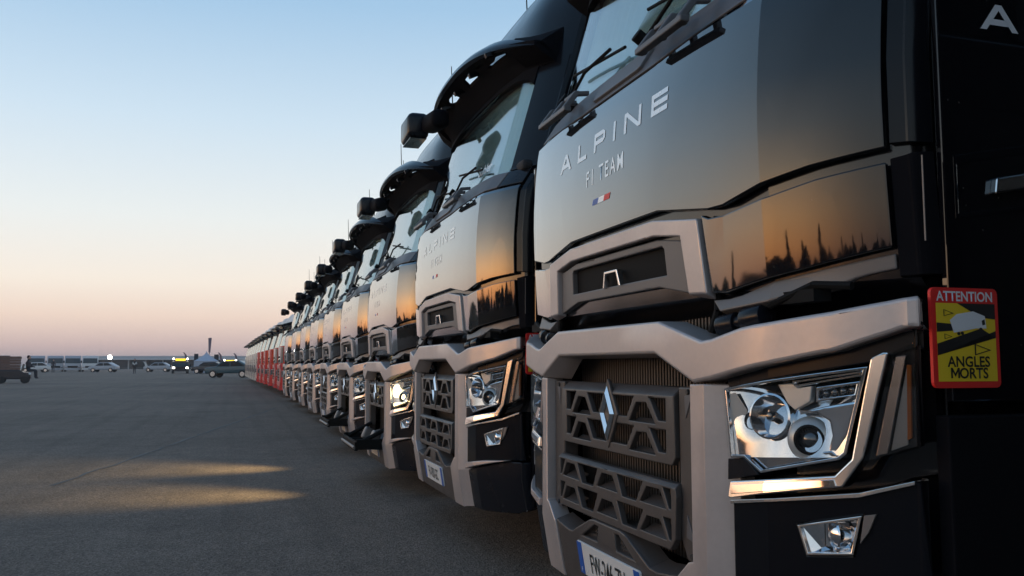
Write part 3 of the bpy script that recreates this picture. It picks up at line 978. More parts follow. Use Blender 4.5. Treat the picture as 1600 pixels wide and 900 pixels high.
    for y0 in (-.12, .62):
        bm = bmesh.new()
        a = M(-y0 - .0, 2.20, -.03)
        b = M(-y0 + .40, 2.30, -.03)
        c = M(-y0 + .55, 2.255, -.025)
        d = M(-y0 - .05, 2.345, -.025)
        add_tube(bm, [a, (a + b) / 2 + Vector((-.015, 0, .02)), b], .007, 8)
        add_tube(bm, [d, c], .007, 6)
        add_cyl(bm, a + Vector((.03, 0, -.02)), a + Vector((-.03, 0, .02)), .024)
        finish(bm, 'wiper', RUBBER, root, sharp=40)

    # ---- windscreen --------------------------------------------------------
    ws_ = patch('windscreen', [[(-1.0, 2.19), (1.0, 2.19), (1.0, 2.82), (-1.0, 2.82)]], .012, .006, SCREEN, root, 0, zcuts=[2.2, 2.35, 2.5, 2.65, 2.8])
    bm = bmesh.new()
    add_box(bm, (.62, 0, 2.20), (.8, 2.3, .06))
    finish(bm, 'dashboard', INT, root, .02)

    # ---- sun visor: a standing-off brim with openings ----------------------------
    def V(w, t, off=0.0):
        a = abs(w) / 1.12
        lip_s = .085 + .215 * a ** 3
        lip_z = 2.985 - .095 * a ** 2
        rs, rz = P(w) + .290, 2.835 - .03 * a ** 2
        s = rs + (lip_s - rs) * t
        z = rz + (lip_z - rz) * t + .035 * math.sin(math.pi * min(1, t))
        return Vector((s, -w, z + off))
    hls = []
    for sd in (-1, 1):
        hls.append(mirror([(.06, .42), (.10, .78), (.33, .80), (.40, .60), (.36, .40)], sd))
        hls.append(mirror([(.44, .66), (.40, .80), (.56, .82), (.60, .66)], sd))
        hls.append(mirror([(.50, .38), (.47, .55), (.66, .60), (.76, .80), (.90, .76), (.86, .48)], sd))
    hls = [[(sum(p[0] for p in h_) / len(h_) * .30 + u * .70, sum(p[1] for p in h_) / len(h_) * .30 + v * .70) for u, v in h_] for h_ in hls]
    WV = sorted(set([round(-1.12 + .08 * k, 3) for k in range(29)]))
    bm = patch_bm([[(-1.12, 0), (1.12, 0), (1.12, 1), (-1.12, 1)]] + hls, 0, .03, wcuts=WV, zcuts=[.25, .5, .75], mp=V)
    vis = finish(bm, 'sun_visor', MATTE, root, .004)
    hd = [(-1.0, 2.70), (-.94, 2.745), (-.8, 2.775), (-.5, 2.80), (0, 2.81), (.5, 2.80), (.8, 2.775), (.94, 2.745), (1.0, 2.70), (1.0, 2.97), (-1.0, 2.97)]
    patch('header', [hd], -.006, .03, MATTE, root, .003, zcuts=[2.8, 2.9])
    for sd in (-1, 1):
        bm = bmesh.new()
        rows = []
        for k in range(6):
            w = sd * (.90 + .22 * k / 5)
            p0, p1 = V(w, 0), V(w, 1)
            top = p1 + Vector((.05 * (1 - k / 5) + .01, 0, .07 * (1 - k / 5) + .01))
            rt = Vector((Q(3.02) + P(w), -w, 3.02))
            rows.append([bm.verts.new(p) for p in (p0 + Vector((.02, 0, -.004)), (p0 + p1) / 2 + Vector((0, 0, -.002)), p1, top, rt)])
        for a, b in zip(rows[:-1], rows[1:]):
            for i in range(5):
                bm.faces.new((a[i], a[(i + 1) % 5], b[(i + 1) % 5], b[i]))
        bm.faces.new(rows[0])
        bm.faces.new(rows[-1])
        finish(bm, 'visor_end', MATTE, vis, .004)
    bm = bmesh.new()
    prof = [(0, 0), (-.018, .02), (-.012, .045), (.03, .088), (.10, .135), (.11, .125), (.04, .072), (.012, .035), (.02, .0)]
    rows = []
    for k in range(29):
        w = -1.12 + .08 * k
        base = V(w, 1.0)
        fade = 1 - .93 * (abs(w) / 1.12) ** 3
        rows.append([bm.verts.new(base + Vector((dx * fade, 0, dz * fade))) for dx, dz in prof])
    for a, b in zip(rows[:-1], rows[1:]):
        for i in range(len(prof)):
            j = (i + 1) % len(prof)
            bm.faces.new((a[i], a[j], b[j], b[i]))
    bm.faces.new(rows[0])
    bm.faces.new(rows[-1])
    finish(bm, 'visor_lip', GLOSS, vis, sharp=40)
    for k in range(-2, 3):
        bm = bmesh.new()
        add_box(bm, (.27, .38 * k, 3.0), (.34, .035, .03), Matrix.Rotation(R(-25), 3, 'Y'))
        finish(bm, 'visor_bracket', GLOSS, vis, .004)
    # kerb mirror on the passenger side
    bm = bmesh.new()
    add_box(bm, (-.03, .64, 2.835), (.16, .33, .19))
    km = finish(bm, 'kerb_mirror', SATIN, root, .045, 4, sharp=35)
    bm = bmesh.new()
    add_box(bm, (.05, .30, 2.815), (.13, .40, .13), Matrix.Rotation(R(8), 3, 'X'))
    finish(bm, 'mirror_arm', MATTE, km, .045, 3, sharp=40)
    bm = bmesh.new()
    add_box(bm, (-.03, .64, 2.739), (.12, .30, .006))
    finish(bm, 'mirror_glass', GLOSS, km)
    # aerials
    for (s, y, h) in ((.66, -.35, .55), (.9, .75, .45)):
        bm = bmesh.new()
        z = 3.55 if s < .8 else 3.70
        add_cyl(bm, (s, y, z), (s - .02, y, z + h), .007, .004, 6)
        add_sphere(bm, (s, y, z + .05), .05, (1, 1, 1.2), 10, 8)
        finish(bm, 'aerial', RUBBER, root, sharp=50)
    # blind-spot notice on the flank, near side of the cab
    s0, s1, z0, z1 = .208, .392, 1.05, 1.268
    mpz = lambda o_: (lambda u, v, d=0: SD(u, v, o_ - d, 1))
    def rr(a, b, c, d, r):
        pts = []
        for (cx, cy, st) in ((b - r, d - r, 0), (a + r, d - r, 90), (a + r, c + r, 180), (b - r, c + r, 270)):
            for k in range(4):
                pts.append((cx + r * math.cos(R(st + 30 * k)), cy + r * math.sin(R(st + 30 * k))))
        return pts
    bm = bmesh.new()
    add_prism(bm, rr(s0, s1, z0, z1, .012), mpz(.008), .008)
    sg = finish(bm, 'warning_sign', REDP, root)
    sg['label'] = 'red and yellow ATTENTION ANGLES MORTS sign'
    def flat(name, poly, o_, m_):
        b2 = patch_bm([poly], 0, 0, wcuts=(), mp=lambda u, v, q: mpz(o_)(u, v))
        return finish(b2, name, m_, sg, smooth=False)
    i0, i1, j0, j1 = s0 + .012, s1 - .010, z0 + .014, z1 - .034
    flat('yellow_field', [(i0, j0), (i1, j0), (i1, j1), (i0, j1)], .0088, YELP)
    L = lambda a, b: (i0 + (i1 - i0) * a, j0 + (j1 - j0) * b)
    flat('black_ray', [L(.36, 1), L(1, 1), L(1, .80), L(.75, .82)], .0094, BLACKP)
    flat('black_ray', [L(0, .75), L(.5, .72), L(.5, .66), L(0, .63)], .0094, BLACKP)
    flat('black_ray', [L(0, .33), L(0, .48), L(.75, .68), L(1, .56), L(1, .65)], .0092, BLACKP)
    flat('truck_picture', [L(.22, .78), L(.28, .62), L(.66, .68), L(.84, .68), L(.82, .84), L(.62, .90), L(.34, .86)], .0098, WHITE)
    flat('truck_window', [L(.76, .78), L(.77, .72), L(.82, .73), L(.81, .80)], .0102, BLACKP)
    for (a, b) in ((.36, .61), (.42, .615), (.74, .67)):
        flat('truck_tyre', [L(a + .03 * math.cos(R(45 * k)), b + .022 * math.sin(R(45 * k))) for k in range(8)], .0102, BLACKP)
    for (a, b, k) in ((.62, .40, .15), (.12, .87, .09), (.12, .57, .07)):
        outer = [L(a, b - k * .45), L(a, b + k * .55), L(a + k * 1.9, b)]
        cx = sum(p[0] for p in outer) / 3
        cy = sum(p[1] for p in outer) / 3
        inn = [(cx + (p[0] - cx) * .76, cy + (p[1] - cy) * .76) for p in outer]
        for q in range(3):
            r2 = (q + 1) % 3
            flat('triangle_mark', [outer[q], outer[r2], inn[r2], inn[q]], .0099, BLACKP)
    mid = (s0 + s1) / 2
    lettering('ATTENTION', .030, WHITE, sg, lambda u, v: SD(mid + u, z1 - .029 + v, .0095), .0007, sx=.92)
    lettering('ANGLES', .032, BLACKP, sg, lambda u, v: SD(mid + .004 + u, z0 + .046 + v, .0095), .0007)
    lettering('ORTS', .032, BLACKP, sg, lambda u, v: SD(mid + .016 + u, z0 + .021 + v, .0095), .0007)
    mk = [(0, 0), (.2, 0), (.2, .62), (.5, .12), (.8, .62), (.8, 0), (1, 0), (1, 1), (.8, 1), (.5, .45), (.2, 1), (0, 1)]
    flat('lettering', [(mid - .047 + .024 * a, z0 + .0212 + .0225 * b) for a, b in mk], .0096, BLACKP)
    team_word(door_near(root), .385, 1.868, .062, lambda u, v: SD(u, v, .0055), WHITE, .82)
    return root


def door_near(root):
    return [c for c in root.children if c.name.startswith('door') and c.type == 'MESH' and not c.name.startswith(('door_h', 'door_e', 'door_c'))][-1]


def copy_tree(o, parent=None, skip=()):
    c = o.copy()
    COL.objects.link(c)
    c.parent = parent
    for ch in o.children:
        if ch.name.split('.')[0] in skip:
            continue
        copy_tree(ch, c, skip)
    return c


GRP = 'black team lorries parked side by side'
truck1 = make_black_truck()
SPOTS = [
    # X of front plane, Y of centre, lift
    (1.22, 2.74, 0.0), (1.25, 5.57, 0.0), (1.29, 8.35, -.10), (1.36, 11.45, -.10), (1.40, 14.55, -.10),
    (1.43, 17.65, -.10), (1.44, 20.7, -.10), (1.43, 23.8, -.10), (1.42, 27.2, -.10), (1.22, -0.38, 0.0)]
LABELS = [
    'nearest black lorry, its big silver belt and headlight filling the right of the photo',
    'second black lorry from the camera, directly behind the nearest one with name card in windscreen',
    'third black lorry, with glowing lit headlight and lower grille flap folded down',
    'fourth black lorry, unlit headlights and lower grille flap folded down near the ground',
    'fifth black lorry, grille closed, just beyond the second lorry with folded down flap',
    'sixth black lorry from the camera, four before the red lorries',
    'seventh black lorry from the camera, third before the red lorries',
    'eighth black lorry from the camera, next to last black one before the red lorries',
    'ninth and farthest black lorry, standing beside the first red lorry',
    'black lorry beside the camera, out of frame to the right of the nearest lorry']
trucks = []
for k, (x, y, dz) in enumerate(SPOTS):
    skip = ('lower_grille',) if k in (2, 3) else ()
    t = truck1 if k == 0 else copy_tree(truck1, None, skip)
    t.location = (x, y, dz)
    t['label'] = LABELS[k]
    t.rotation_euler.z = R((0, 0, 0, .25, -.2, .3, -.3, .2, .1, 0)[k])
    t['group'] = GRP
    trucks.append(t)


def child(o, name):
    for c in o.children:
        if c.name.split('.')[0] == name:
            return c


# wheels stay on the ground where the suspension is let down
for k, t in enumerate(trucks):
    dz = SPOTS[k][2]
    for c in t.children:
        if c.name.split('.')[0] == 'wheel':
            c.location.z = -dz

# plates of the two nearest lorries carry their characters
def plate_text(t, s):
    pl = child(child(t, 'bumper'), 'number_plate')
    lettering(s, .098, BLACKP, pl, lambda u, v: M(u, .374 + v, -.0262), .0004, sx=.60)
    lettering('F', .022, WHITE, pl, lambda u, v: M(u - .235, .362 + v, -.0262), .0004)
plate_text(trucks[0], 'FW-246-ZU')
plate_text(trucks[1], 'FV-900-GC')

# curtains; pale sheets added for sky reflection in the two nearest windscreens
def curtain_or_sheen(t, m, off, folds):
    bm = bmesh.new()
    prev = None
    n = 120
    for k in range(n + 1):
        w = -.98 + 1.96 * k / n
        d = off + folds * math.sin(k * 1.3) * (1 + .4 * math.sin(k * .37))
        a = bm.verts.new(M(w, 2.20, d))
        b = bm.verts.new(M(w, 2.80, d))
        if prev:
            bm.faces.new((prev[0], a, b, prev[1]))
        prev = (a, b)
    return finish(bm, 'curtain', m, t, sharp=180)
c0 = curtain_or_sheen(trucks[2], CURT, .045, .010)
for t in trucks[3:9]:
    c = c0.copy()
    COL.objects.link(c)
    c.parent = t
curtain_or_sheen(trucks[0], SHEEN1, .06, .003)
curtain_or_sheen(trucks[1], SHEEN2, .05, .003)
ws2 = child(trucks[1], 'windscreen')
lettering('Sohler', .085, WHITE, ws2, lambda u, v: M(.50 + u, 2.25 + v, .004), .001, 'LEFT', sx=1.1)
bm = patch_bm([[(-.1, 2.215), (-.1, 2.26), (.5, 2.26), (.5, 2.215)]], .03, .002)
finish(bm, 'name_card', CURT, trucks[1], 0)

# folded-down lower grille flaps of the third and fourth lorries
def flap(t):
    bm = bmesh.new()
    add_box(bm, (-.11, 0, .455), (.26, .90, .03), Matrix.Rotation(R(4), 3, 'Y'))
    add_box(bm, (-.24, 0, .47), (.03, .92, .08))
    for y in (-.45, .45):
        add_box(bm, (-.11, y, .485), (.26, .03, .09))
    for y in (-.3, -.1, .1, .3):
        add_box(bm, (-.11, y, .475), (.24, .03, .03))
    fl = finish(bm, 'open_flap', RUBBER, t, .005)
    fl['label'] = 'lower grille flap folded down'
    for y in (-.44, .44):
        bm = bmesh.new()
        add_cyl(bm, (-.20, y, .50), (.03, y, .62), .020)
        finish(bm, 'flap_arm', RUBBER, fl, sharp=40)
    for y, q in ((-.30, .14), (.2, .10)):
        bm = bmesh.new()
        add_box(bm, (-.05, y, .535), (.08, q, .12), Matrix.Rotation(R(25), 3, 'Y'))
        finish(bm, 'coupling', GREY, fl, .02, 3)
    bm = bmesh.new()
    add_cyl(bm, (-.255, -.46, .46), (-.255, .46, .46), .015)
    finish(bm, 'flap_edge', GREY, fl, sharp=40)
    return fl
for t in trucks[2:4]:
    flap(t)

# the third lorry has its headlamps lit
for c in trucks[2].children:
    if c.name.split('.')[0] == 'headlight':
        for g in c.children:
            if g.name.split('.')[0] in ('projector_lens', 'bulb', 'small_lens', 'bowl', 'apron'):  # bowl and apron emit too, standing in for the lamplight they reflect
                g.material_slots[0].link = 'OBJECT'
                g.material_slots[0].material = GLOW
for w in (-.95, .95):
    ld = bpy.data.lights.new('headlamp_beam', 'SPOT')
    ld.energy = 340
    ld.color = (1.0, 0.76, 0.34)
    ld.spot_size = R(86)
    ld.spot_blend = 1.0
    ld.shadow_soft_size = 0.05
    lo_ = bpy.data.objects.new('headlamp_beam', ld)
    COL.objects.link(lo_)
    lo_.parent = trucks[2]
    p = M(w, .93, -.06)
    lo_.location = p
    d = Vector((-1, .30, -.13))
    lo_.rotation_euler = (-d).to_track_quat('Z', 'Y').to_euler()
    lo_.scale = (0.55, 1, 1)



# ------------------------------------------------------------------ the ground
def asphalt():
    m = bpy.data.materials.new('asphalt')
    m.use_nodes = True
    n, l = m.node_tree.nodes, m.node_tree.links
    b = n['Principled BSDF']
    tc = n.new('ShaderNodeTexCoord')

    def noise(scale, detail=4, rough=.55):
        t = n.new('ShaderNodeTexNoise')
        t.inputs['Scale'].default_value = scale
        t.inputs['Detail'].default_value = detail
        t.inputs['Roughness'].default_value = rough
        l.new(tc.outputs['Object'], t.inputs['Vector'])
        return t
    big, mid, fine = noise(.16, 5, .6), noise(2.2, 6, .7), noise(75, 3, .8)
    vo = n.new('ShaderNodeTexVoronoi')
    vo.inputs['Scale'].default_value = 85
    l.new(tc.outputs['Object'], vo.inputs['Vector'])

    def rmp(src, stops):
        r = n.new('ShaderNodeValToRGB')
        e = r.color_ramp.elements
        e[0].position, e[0].color = stops[0][0], (*[stops[0][1]] * 3, 1)
        e[1].position, e[1].color = stops[1][0], (*[stops[1][1]] * 3, 1)
        l.new(src, r.inputs[0])
        return r
    r1 = rmp(big.outputs[0], [(.35, .82), (.65, 1.12)])
    r2 = rmp(mid.outputs[0], [(.25, .8), (.75, 1.15)])
    r3 = rmp(vo.outputs['Color'], [(.0, .45), (1.0, 1.55)])

    def mul(a, c):
        x = n.new('ShaderNodeMix')
        x.data_type = 'RGBA'
        x.blend_type = 'MULTIPLY'
        x.inputs[0].default_value = 1
        l.new(a, x.inputs[6])
        l.new(c, x.inputs[7])
        return x.outputs[2]
    base = n.new('ShaderNodeRGB')
    base.outputs[0].default_value = (.200, .152, .118, 1)
    stain = noise(.9, 5, .6)
    r4 = rmp(stain.outputs[0], [(.30, .80), (.42, 1.0)])
    tyre = n.new('ShaderNodeTexNoise')
    tyre.inputs['Scale'].default_value = 1.0
    tyre.inputs['Detail'].default_value = 3
    mpn = n.new('ShaderNodeMapping')
    mpn.inputs['Scale'].default_value = (3.2, .06, 1)
    mpn.inputs['Rotation'].default_value = (0, 0, R(12))
    l.new(tc.outputs['Object'], mpn.inputs[0])
    l.new(mpn.outputs[0], tyre.inputs['Vector'])
    r5 = rmp(tyre.outputs[0], [(.36, .90), (.50, 1.03)])
    c = mul(mul(mul(mul(mul(base.outputs[0], r1.outputs[0]), r2.outputs[0]), r3.outputs[0]), r4.outputs[0]), r5.outputs[0])
    l.new(c, b.inputs['Base Color'])
    b.inputs['Roughness'].default_value = .85
    b.inputs['IOR'].default_value = 1.3
    bp = n.new('ShaderNodeBump')
    bp.inputs['Strength'].default_value = .7
    bp.inputs['Distance'].default_value = .006
    ad = n.new('ShaderNodeMath')
    ad.operation = 'ADD'
    l.new(fine.outputs[0], ad.inputs[0])
    l.new(vo.outputs['Distance'], ad.inputs[1])
    l.new(ad.outputs[0], bp.inputs['Height'])
    l.new(bp.outputs[0], b.inputs['Normal'])
    return m


ASPH = asphalt()
bm = bmesh.new()
rings = [0, 6, 14, 30, 60, 120, 250, 600, 1500, 3500]
prev = None
for r_ in rings[1:]:
    pts = [bm.verts.new((r_ * math.cos(2 * math.pi * k / 48), r_ * math.sin(2 * math.pi * k / 48), 0)) for k in range(48)]
    if prev is None:
        bm.faces.new(pts)
    else:
        for k in range(48):
            bm.faces.new((prev[k], pts[k], pts[(k + 1) % 48], prev[(k + 1) % 48]))
    prev = pts
tag(finish(bm, 'ground', ASPH, smooth=False), None, None, kind='structure')

fwd = Vector((math.sin(yaw) * math.cos(pitch), math.cos(yaw) * math.cos(pitch), math.sin(pitch)))
rgt = Vector((math.cos(yaw), -math.sin(yaw), 0))
upv = rgt.cross(fwd)


def at(px, depth):       # ground point seen in the picture column px, at a camera distance (used once to read positions off the photo)
    d = fwd + rgt * ((px - 800) / F_PX)
    h = Vector((d.x, d.y, 0))
    h *= depth
    return Vector((h.x, h.y, 0))


def zat(py, depth):      # height that shows at picture row py at that distance
    return 1.1 + (YH - py) * depth / F_PX


GRASS = mat('dry_grass', (.022, .026, .012), .9, ior=1.1, noise=.4, nscale=.6)
bm = bmesh.new()
q = [(-42, -400), (-42, 112), (-60, 125), (-1500, 900), (-1500, -400)]
bm.faces.new([bm.verts.new((x, y, .004)) for x, y in q])
tag(finish(bm, 'grass_field', GRASS, smooth=False), None, None, kind='structure')  # out-of-view dark grass, added to darken the reflections in the lower panels

# crack and paving joint in the asphalt
bm = bmesh.new()
rnd = random.Random(3)
a, b = Vector((-1.55, 8.9, .004)), Vector((1.0, 23, .004))
n = 46
prev = None
for k in range(n + 1):
    p = a.lerp(b, k / n) + Vector((rnd.uniform(-.03, .03), 0, 0))
    wd = .012 + .016 * rnd.random()
    q = [bm.verts.new(p + Vector((-wd, 0, 0))), bm.verts.new(p + Vector((wd, 0, 0)))]
    if prev:
        bm.faces.new((prev[0], prev[1], q[1], q[0]))
    prev = q
tag(finish(bm, 'ground_crack', mat('tar_line', (.02, .02, .02), .6), smooth=False), None, None, kind='structure')


# ------------------------------------------------------------------ red and cream lorries farther down the row
def simple_lorry(name, body, panel, label, group, ringm):
    root = thing(name, (0, 0, 0), label, 'lorry', group)
    WS = [1.23, 1.228, 1.215, 1.19, 1.14, 1.06, .9, .6, .3, 0]

    def pl(w):
        a = max(0, abs(w) - .6)
        return .03 * (abs(w) / .9) ** 2 + (.22 * (1 - math.sqrt(max(0, 1 - (a / .63) ** 2))) if a else 0)

    def qs(z):
        return .0 if z < 1.75 else (z - 1.75) * .26 if z < 2.45 else .18 + (z - 2.45) * .75

    def S(w, z, off=0):
        return Vector((pl(w) + qs(z) + off, -w, z))

    def loft(zs, nm, m, inn=0.0, par=None):
        bm = bmesh.new()
        rows = []
        for z in zs:
            f = [S(w, z, inn) for w in WS]
            f2 = [Vector((p.x, -p.y, p.z)) for p in f[:-1]]
            row = [Vector((2.2, -1.23, z))] + f + list(reversed(f2)) + [Vector((2.2, 1.23, z))]
            rows.append([bm.verts.new(p) for p in row])
        for a, b in zip(rows[:-1], rows[1:]):
            for i in range(len(a)):
                j = (i + 1) % len(a)
                bm.faces.new((a[i], a[j], b[j], b[i]))
        bm.faces.new(rows[-1])
        bm.faces.new(list(reversed(rows[0])))
        return finish(bm, nm, m, par or root, sharp=25)
    loft([.45, .8, 1.2, 1.73], 'cab', body)
    loft([2.40, 2.55, 2.75, 2.9, 2.98], 'roof', body if name != 'red_lorry' else SILVER)
    for sd in (-1, 1):
        patch('pillar', [mirror([(1.08, 1.73), (1.08, 2.42), (1.23, 2.42), (1.23, 1.73)], sd)], 0, .06, SATIN, root, .004, wcuts=[-1.2, -1.14, 1.14, 1.2], mp=S)
        bm = bmesh.new()
        add_box(bm, (1.3, -sd * 1.2, 2.06), (1.9, .03, .70))
        finish(bm, 'side_window', SIDEGL, root)
    patch('windscreen', [[(-1.08, 1.73), (1.08, 1.73), (1.08, 2.42), (-1.08, 2.42)]], .01, .006, SCREEN, root, 0, wcuts=[-.9, -.6, -.3, 0, .3, .6, .9], mp=S)
    patch('blind', [[(-1.05, 1.75), (1.05, 1.75), (1.05, 2.40), (-1.05, 2.40)]], .07, .006, CURT, root, 0, wcuts=[-.9, -.6, -.3, 0, .3, .6, .9], mp=S)
    bm = bmesh.new()
    rows = []
    for k in range(15):
        w = -1.16 + 2.32 * k / 14
        p = S(w, 2.42)
        rows.append([bm.verts.new(p + Vector(d)) for d in ((0, 0, 0), (-.32, 0, -.04), (-.33, 0, .02), (.0, 0, .12))])
    for a, b in zip(rows[:-1], rows[1:]):
        for i in range(4):
            bm.faces.new((a[i], a[(i + 1) % 4], b[(i + 1) % 4], b[i]))
    bm.faces.new(rows[0])
    bm.faces.new(rows[-1])
    finish(bm, 'sun_visor', SATIN, root, sharp=30)
    patch('front_panel', [[(-1.0, 1.16), (1.0, 1.16), (1.0, 1.70), (-1.0, 1.70)]], -.012, .03, panel, root, .01, wcuts=[-.9, -.75, -.6, -.3, 0, .3, .6, .75, .9], mp=S)
    for z in (1.20, 1.32):
        patch('grille_slot', [[(-.62, z), (.62, z), (.60, z + .07), (-.60, z + .07)]], -.016, .02, RUBBER, root, .003, wcuts=[-.6, -.3, 0, .3, .6], mp=S)
    o = [(-.78, .42), (.78, .42), (.84, .55), (.84, .95), (.70, 1.10), (-.70, 1.10), (-.84, .95), (-.84, .55)]
    patch('grille_ring', [o, inset(o, .13)], -.035, .06, ringm, root, .01, wcuts=[-.6, -.3, 0, .3, .6], mp=S)
    patch('grille', [inset(o, .12)], -.004, .02, RUBBER, root, 0, wcuts=[-.6, -.3, 0, .3, .6], mp=S)
    for z in (.60, .70, .80, .90, 1.0):
        patch('grille_bar', [[(-.68, z), (.68, z), (.68, z + .035), (-.68, z + .035)]], -.02, .02, GREY, root, .004, wcuts=[-.6, -.3, 0, .3, .6], mp=S)
    for sd in (-1, 1):
        patch('headlight', [mirror([(.88, .68), (1.14, .72), (1.16, .92), (.90, .90)], sd)], -.01, .03, CHROME, root, .006, wcuts=[-1.1, -1., 1., 1.1], mp=S)
        bm = bmesh.new()
        add_box(bm, (.30, -sd * 1.33, 2.12), (.12, .20, .52))
        finish(bm, 'mirror', SATIN, root, .03)
        for sx in (1.35, 4.8):
            bm = bmesh.new()
            add_cyl(bm, (sx, -sd * .95, .5), (sx, -sd * 1.2, .5), .5, seg=20)
            finish(bm, 'wheel', TYRE, root, .03)
    patch('bumper', [[(-1.2, .25), (1.2, .25), (1.2, .62), (.86, .66), (.80, .42), (-.80, .42), (-.86, .66), (-1.2, .62)]], -.025, .08, body, root, .012, wcuts=[-1.1, -.9, -.6, -.3, 0, .3, .6, .9, 1.1], mp=S)
    bm = bmesh.new()
    for y in (-.4, .4):
        add_box(bm, (3.4, y, .85), (4.6, .09, .26))
    add_box(bm, (3.4, 0, .85), (.12, .8, .2))
    finish(bm, 'chassis', STEEL, root)
    return root


REDB = mat('red_gloss_paint', (.50, .014, .012), .2, ior=1.3)
CREAM = mat('cream_gloss_paint', (.58, .54, .47), .2, ior=1.5)
TANREFL = mat('grey_tan_paint', (.20, .17, .15), .12, ior=1.6)  # grey tan colour painted in for reflections on the red front
PALE = mat('pale_pink_trim', (.60, .17, .15), .3)
RG, WG = 'red lorries in the row beyond the black ones', 'cream lorries at the far end of the row'
reds = [(1.42, 30.9, 1), (1.38, 34.0, 1), (1.30, 37.2, 0), (1.20, 40.3, 0), (1.12, 43.4, 0), (1.04, 46.5, 0)]
rl = ['first red lorry beside the last black lorry, grey tan panel under its windscreen',
      'second red lorry from the black ones, also with grey tan panel under its windscreen',
      'third red lorry, all red front, next to the two with tan panels',
      'fourth red lorry, all red front, middle of the red lorries',
      'fifth red lorry, all red front, last but one before the cream lorries',
      'sixth red lorry, all red front, touching the cream lorries']
protoA = protoB = None
for k, (x, y, tan) in enumerate(reds):
    if tan:
        if protoA is None:
            protoA = t = simple_lorry('red_lorry', REDB, TANREFL, 'x', RG, PALE)
        else:
            t = copy_tree(protoA)
    else:
        if protoB is None:
            protoB = t = simple_lorry('red_lorry', REDB, REDB, 'x', RG, PALE)
        else:
            t = copy_tree(protoB)
    t.location = (x, y, 0)
    t['label'] = rl[k]
    t.rotation_euler.z = R((.3, -.3, .2, -.4, .3, -.2)[k])
wl_ = ['first cream lorry, beside the last red lorry', 'second cream lorry from the red lorries', 'third cream lorry from the red lorries',
       'fourth cream lorry from the red ones, near the end of the row', 'last but one cream lorry in the row', 'farthest cream lorry at the end of the row beside the teal car']
protoC = None
for k in range(6):
    if protoC is None:
        protoC = t = simple_lorry('cream_lorry', CREAM, CREAM, 'x', WG, GREY)
    else:
        t = copy_tree(protoC)
    t.location = (.98 - .055 * k, 50.0 + 3.6 * k, 0)
    t['label'] = wl_[k]


# ------------------------------------------------------------------ far side of the apron
def face_cam(p):
    return math.atan2(-p.x, p.y)       # rotation so that local -Y looks back to the camera


PALEV = mat('pale_vehicle_paint', (.38, .40, .44), .3)
DKGL = mat('dark_glass', (.02, .028, .032), .08)
TEAL = mat('teal_car_paint', (.05, .09, .105), .2)
DKCAR = mat('dark_car_paint', (.02, .022, .028), .2)
WHCAR = mat('white_car_paint', (.6, .6, .6), .25)
BROWN = mat('brown_board', (.16, .09, .07), .7, noise=.25, nscale=9)
TENTM = mat('tent_canvas', (.42, .45, .52), .7, noise=.08, nscale=3)
BANN = mat('banner_black', (.02, .02, .028), .7)
FLAGM = mat('flag_cloth', (.16, .12, .15), .7)
FASC = mat('hall_fascia', (.40, .43, .46), .6)
HALLD = mat('hall_shade', (.05, .065, .065), .7, noise=.3, nscale=.4)  # dark teal grey wall below the pale fascia
AMBL = emit('amber_sign_light', (1.0, .62, .02), 2.2)
WHL = emit('white_lamp', (1.0, .95, .82), 9)
FLOOD = emit('floodlight_lamp', (1.0, .95, .82), 40)
SKIN = mat('skin', (.45, .27, .2), .6)


def front_vehicle(name, label, cat, group, px, depth, w, h, body, lit=False, amber=False):
    p = at(px, depth)
    t = thing(name, p, label, cat, group, -face_cam(p) * -1)
    hw = w / 2
    bm = bmesh.new()
    prof = [(-.02, .35), (-.06, .9), (0, h * .52), (.22, h * .86), (.40, h), (5.5, h), (5.5, .5)]
    add_prism(bm, prof, lambda u, v, d: Vector((-hw + d, u, v)), w)
    finish(bm, 'body', body, t, .07, 2)
    bm = bmesh.new()
    add_prism(bm, [(-hw * .9, h * .53), (hw * .9, h * .53), (hw * .86, h * .84), (-hw * .86, h * .84)], lambda u, v, d: Vector((u, -.035 + (v - h * .52) * .65 / h * 1.0 + d, v)), .03)
    finish(bm, 'windscreen', DKGL, t)
    bm = bmesh.new()
    add_prism(bm, [(-hw * .6, .62), (hw * .6, .62), (hw * .62, h * .36), (-hw * .62, h * .36)], lambda u, v, d: Vector((u, -.09 + d, v)), .06)
    finish(bm, 'grille', RUBBER, t)
    for sd in (-1, 1):
        bm = bmesh.new()
        add_box(bm, (sd * hw * .80, -.08, .72), (.30, .10, .20))
        finish(bm, 'headlight', WHL if lit else CHROME, t, .03)
        bm = bmesh.new()
        add_box(bm, (sd * (hw + .14), .05, h * .62), (.16, .12, .36))
        finish(bm, 'mirror', SATIN, t, .02)
        for yy in (.9, 4.3):
            bm = bmesh.new()
            add_cyl(bm, (sd * (hw - .28), yy, .42), (sd * (hw + .01), yy, .42), .42, seg=18)
            finish(bm, 'wheel', TYRE, t, .03)
    bm = bmesh.new()
    add_box(bm, (0, -.05, .40), (w * .98, .12, .26))
    finish(bm, 'bumper', body, t, .04)
    if amber:
        bm = bmesh.new()
        add_box(bm, (0, .35, h + .13), (w * .60, .16, .24))
        finish(bm, 'destination_sign', AMBL, t, .05)
        for sd in (-1, 1):
            bm = bmesh.new()
            add_sphere(bm, (sd * hw * .82, .35, h + .24), .11)
            finish(bm, 'roof_lamp', WHL, t)
    return t


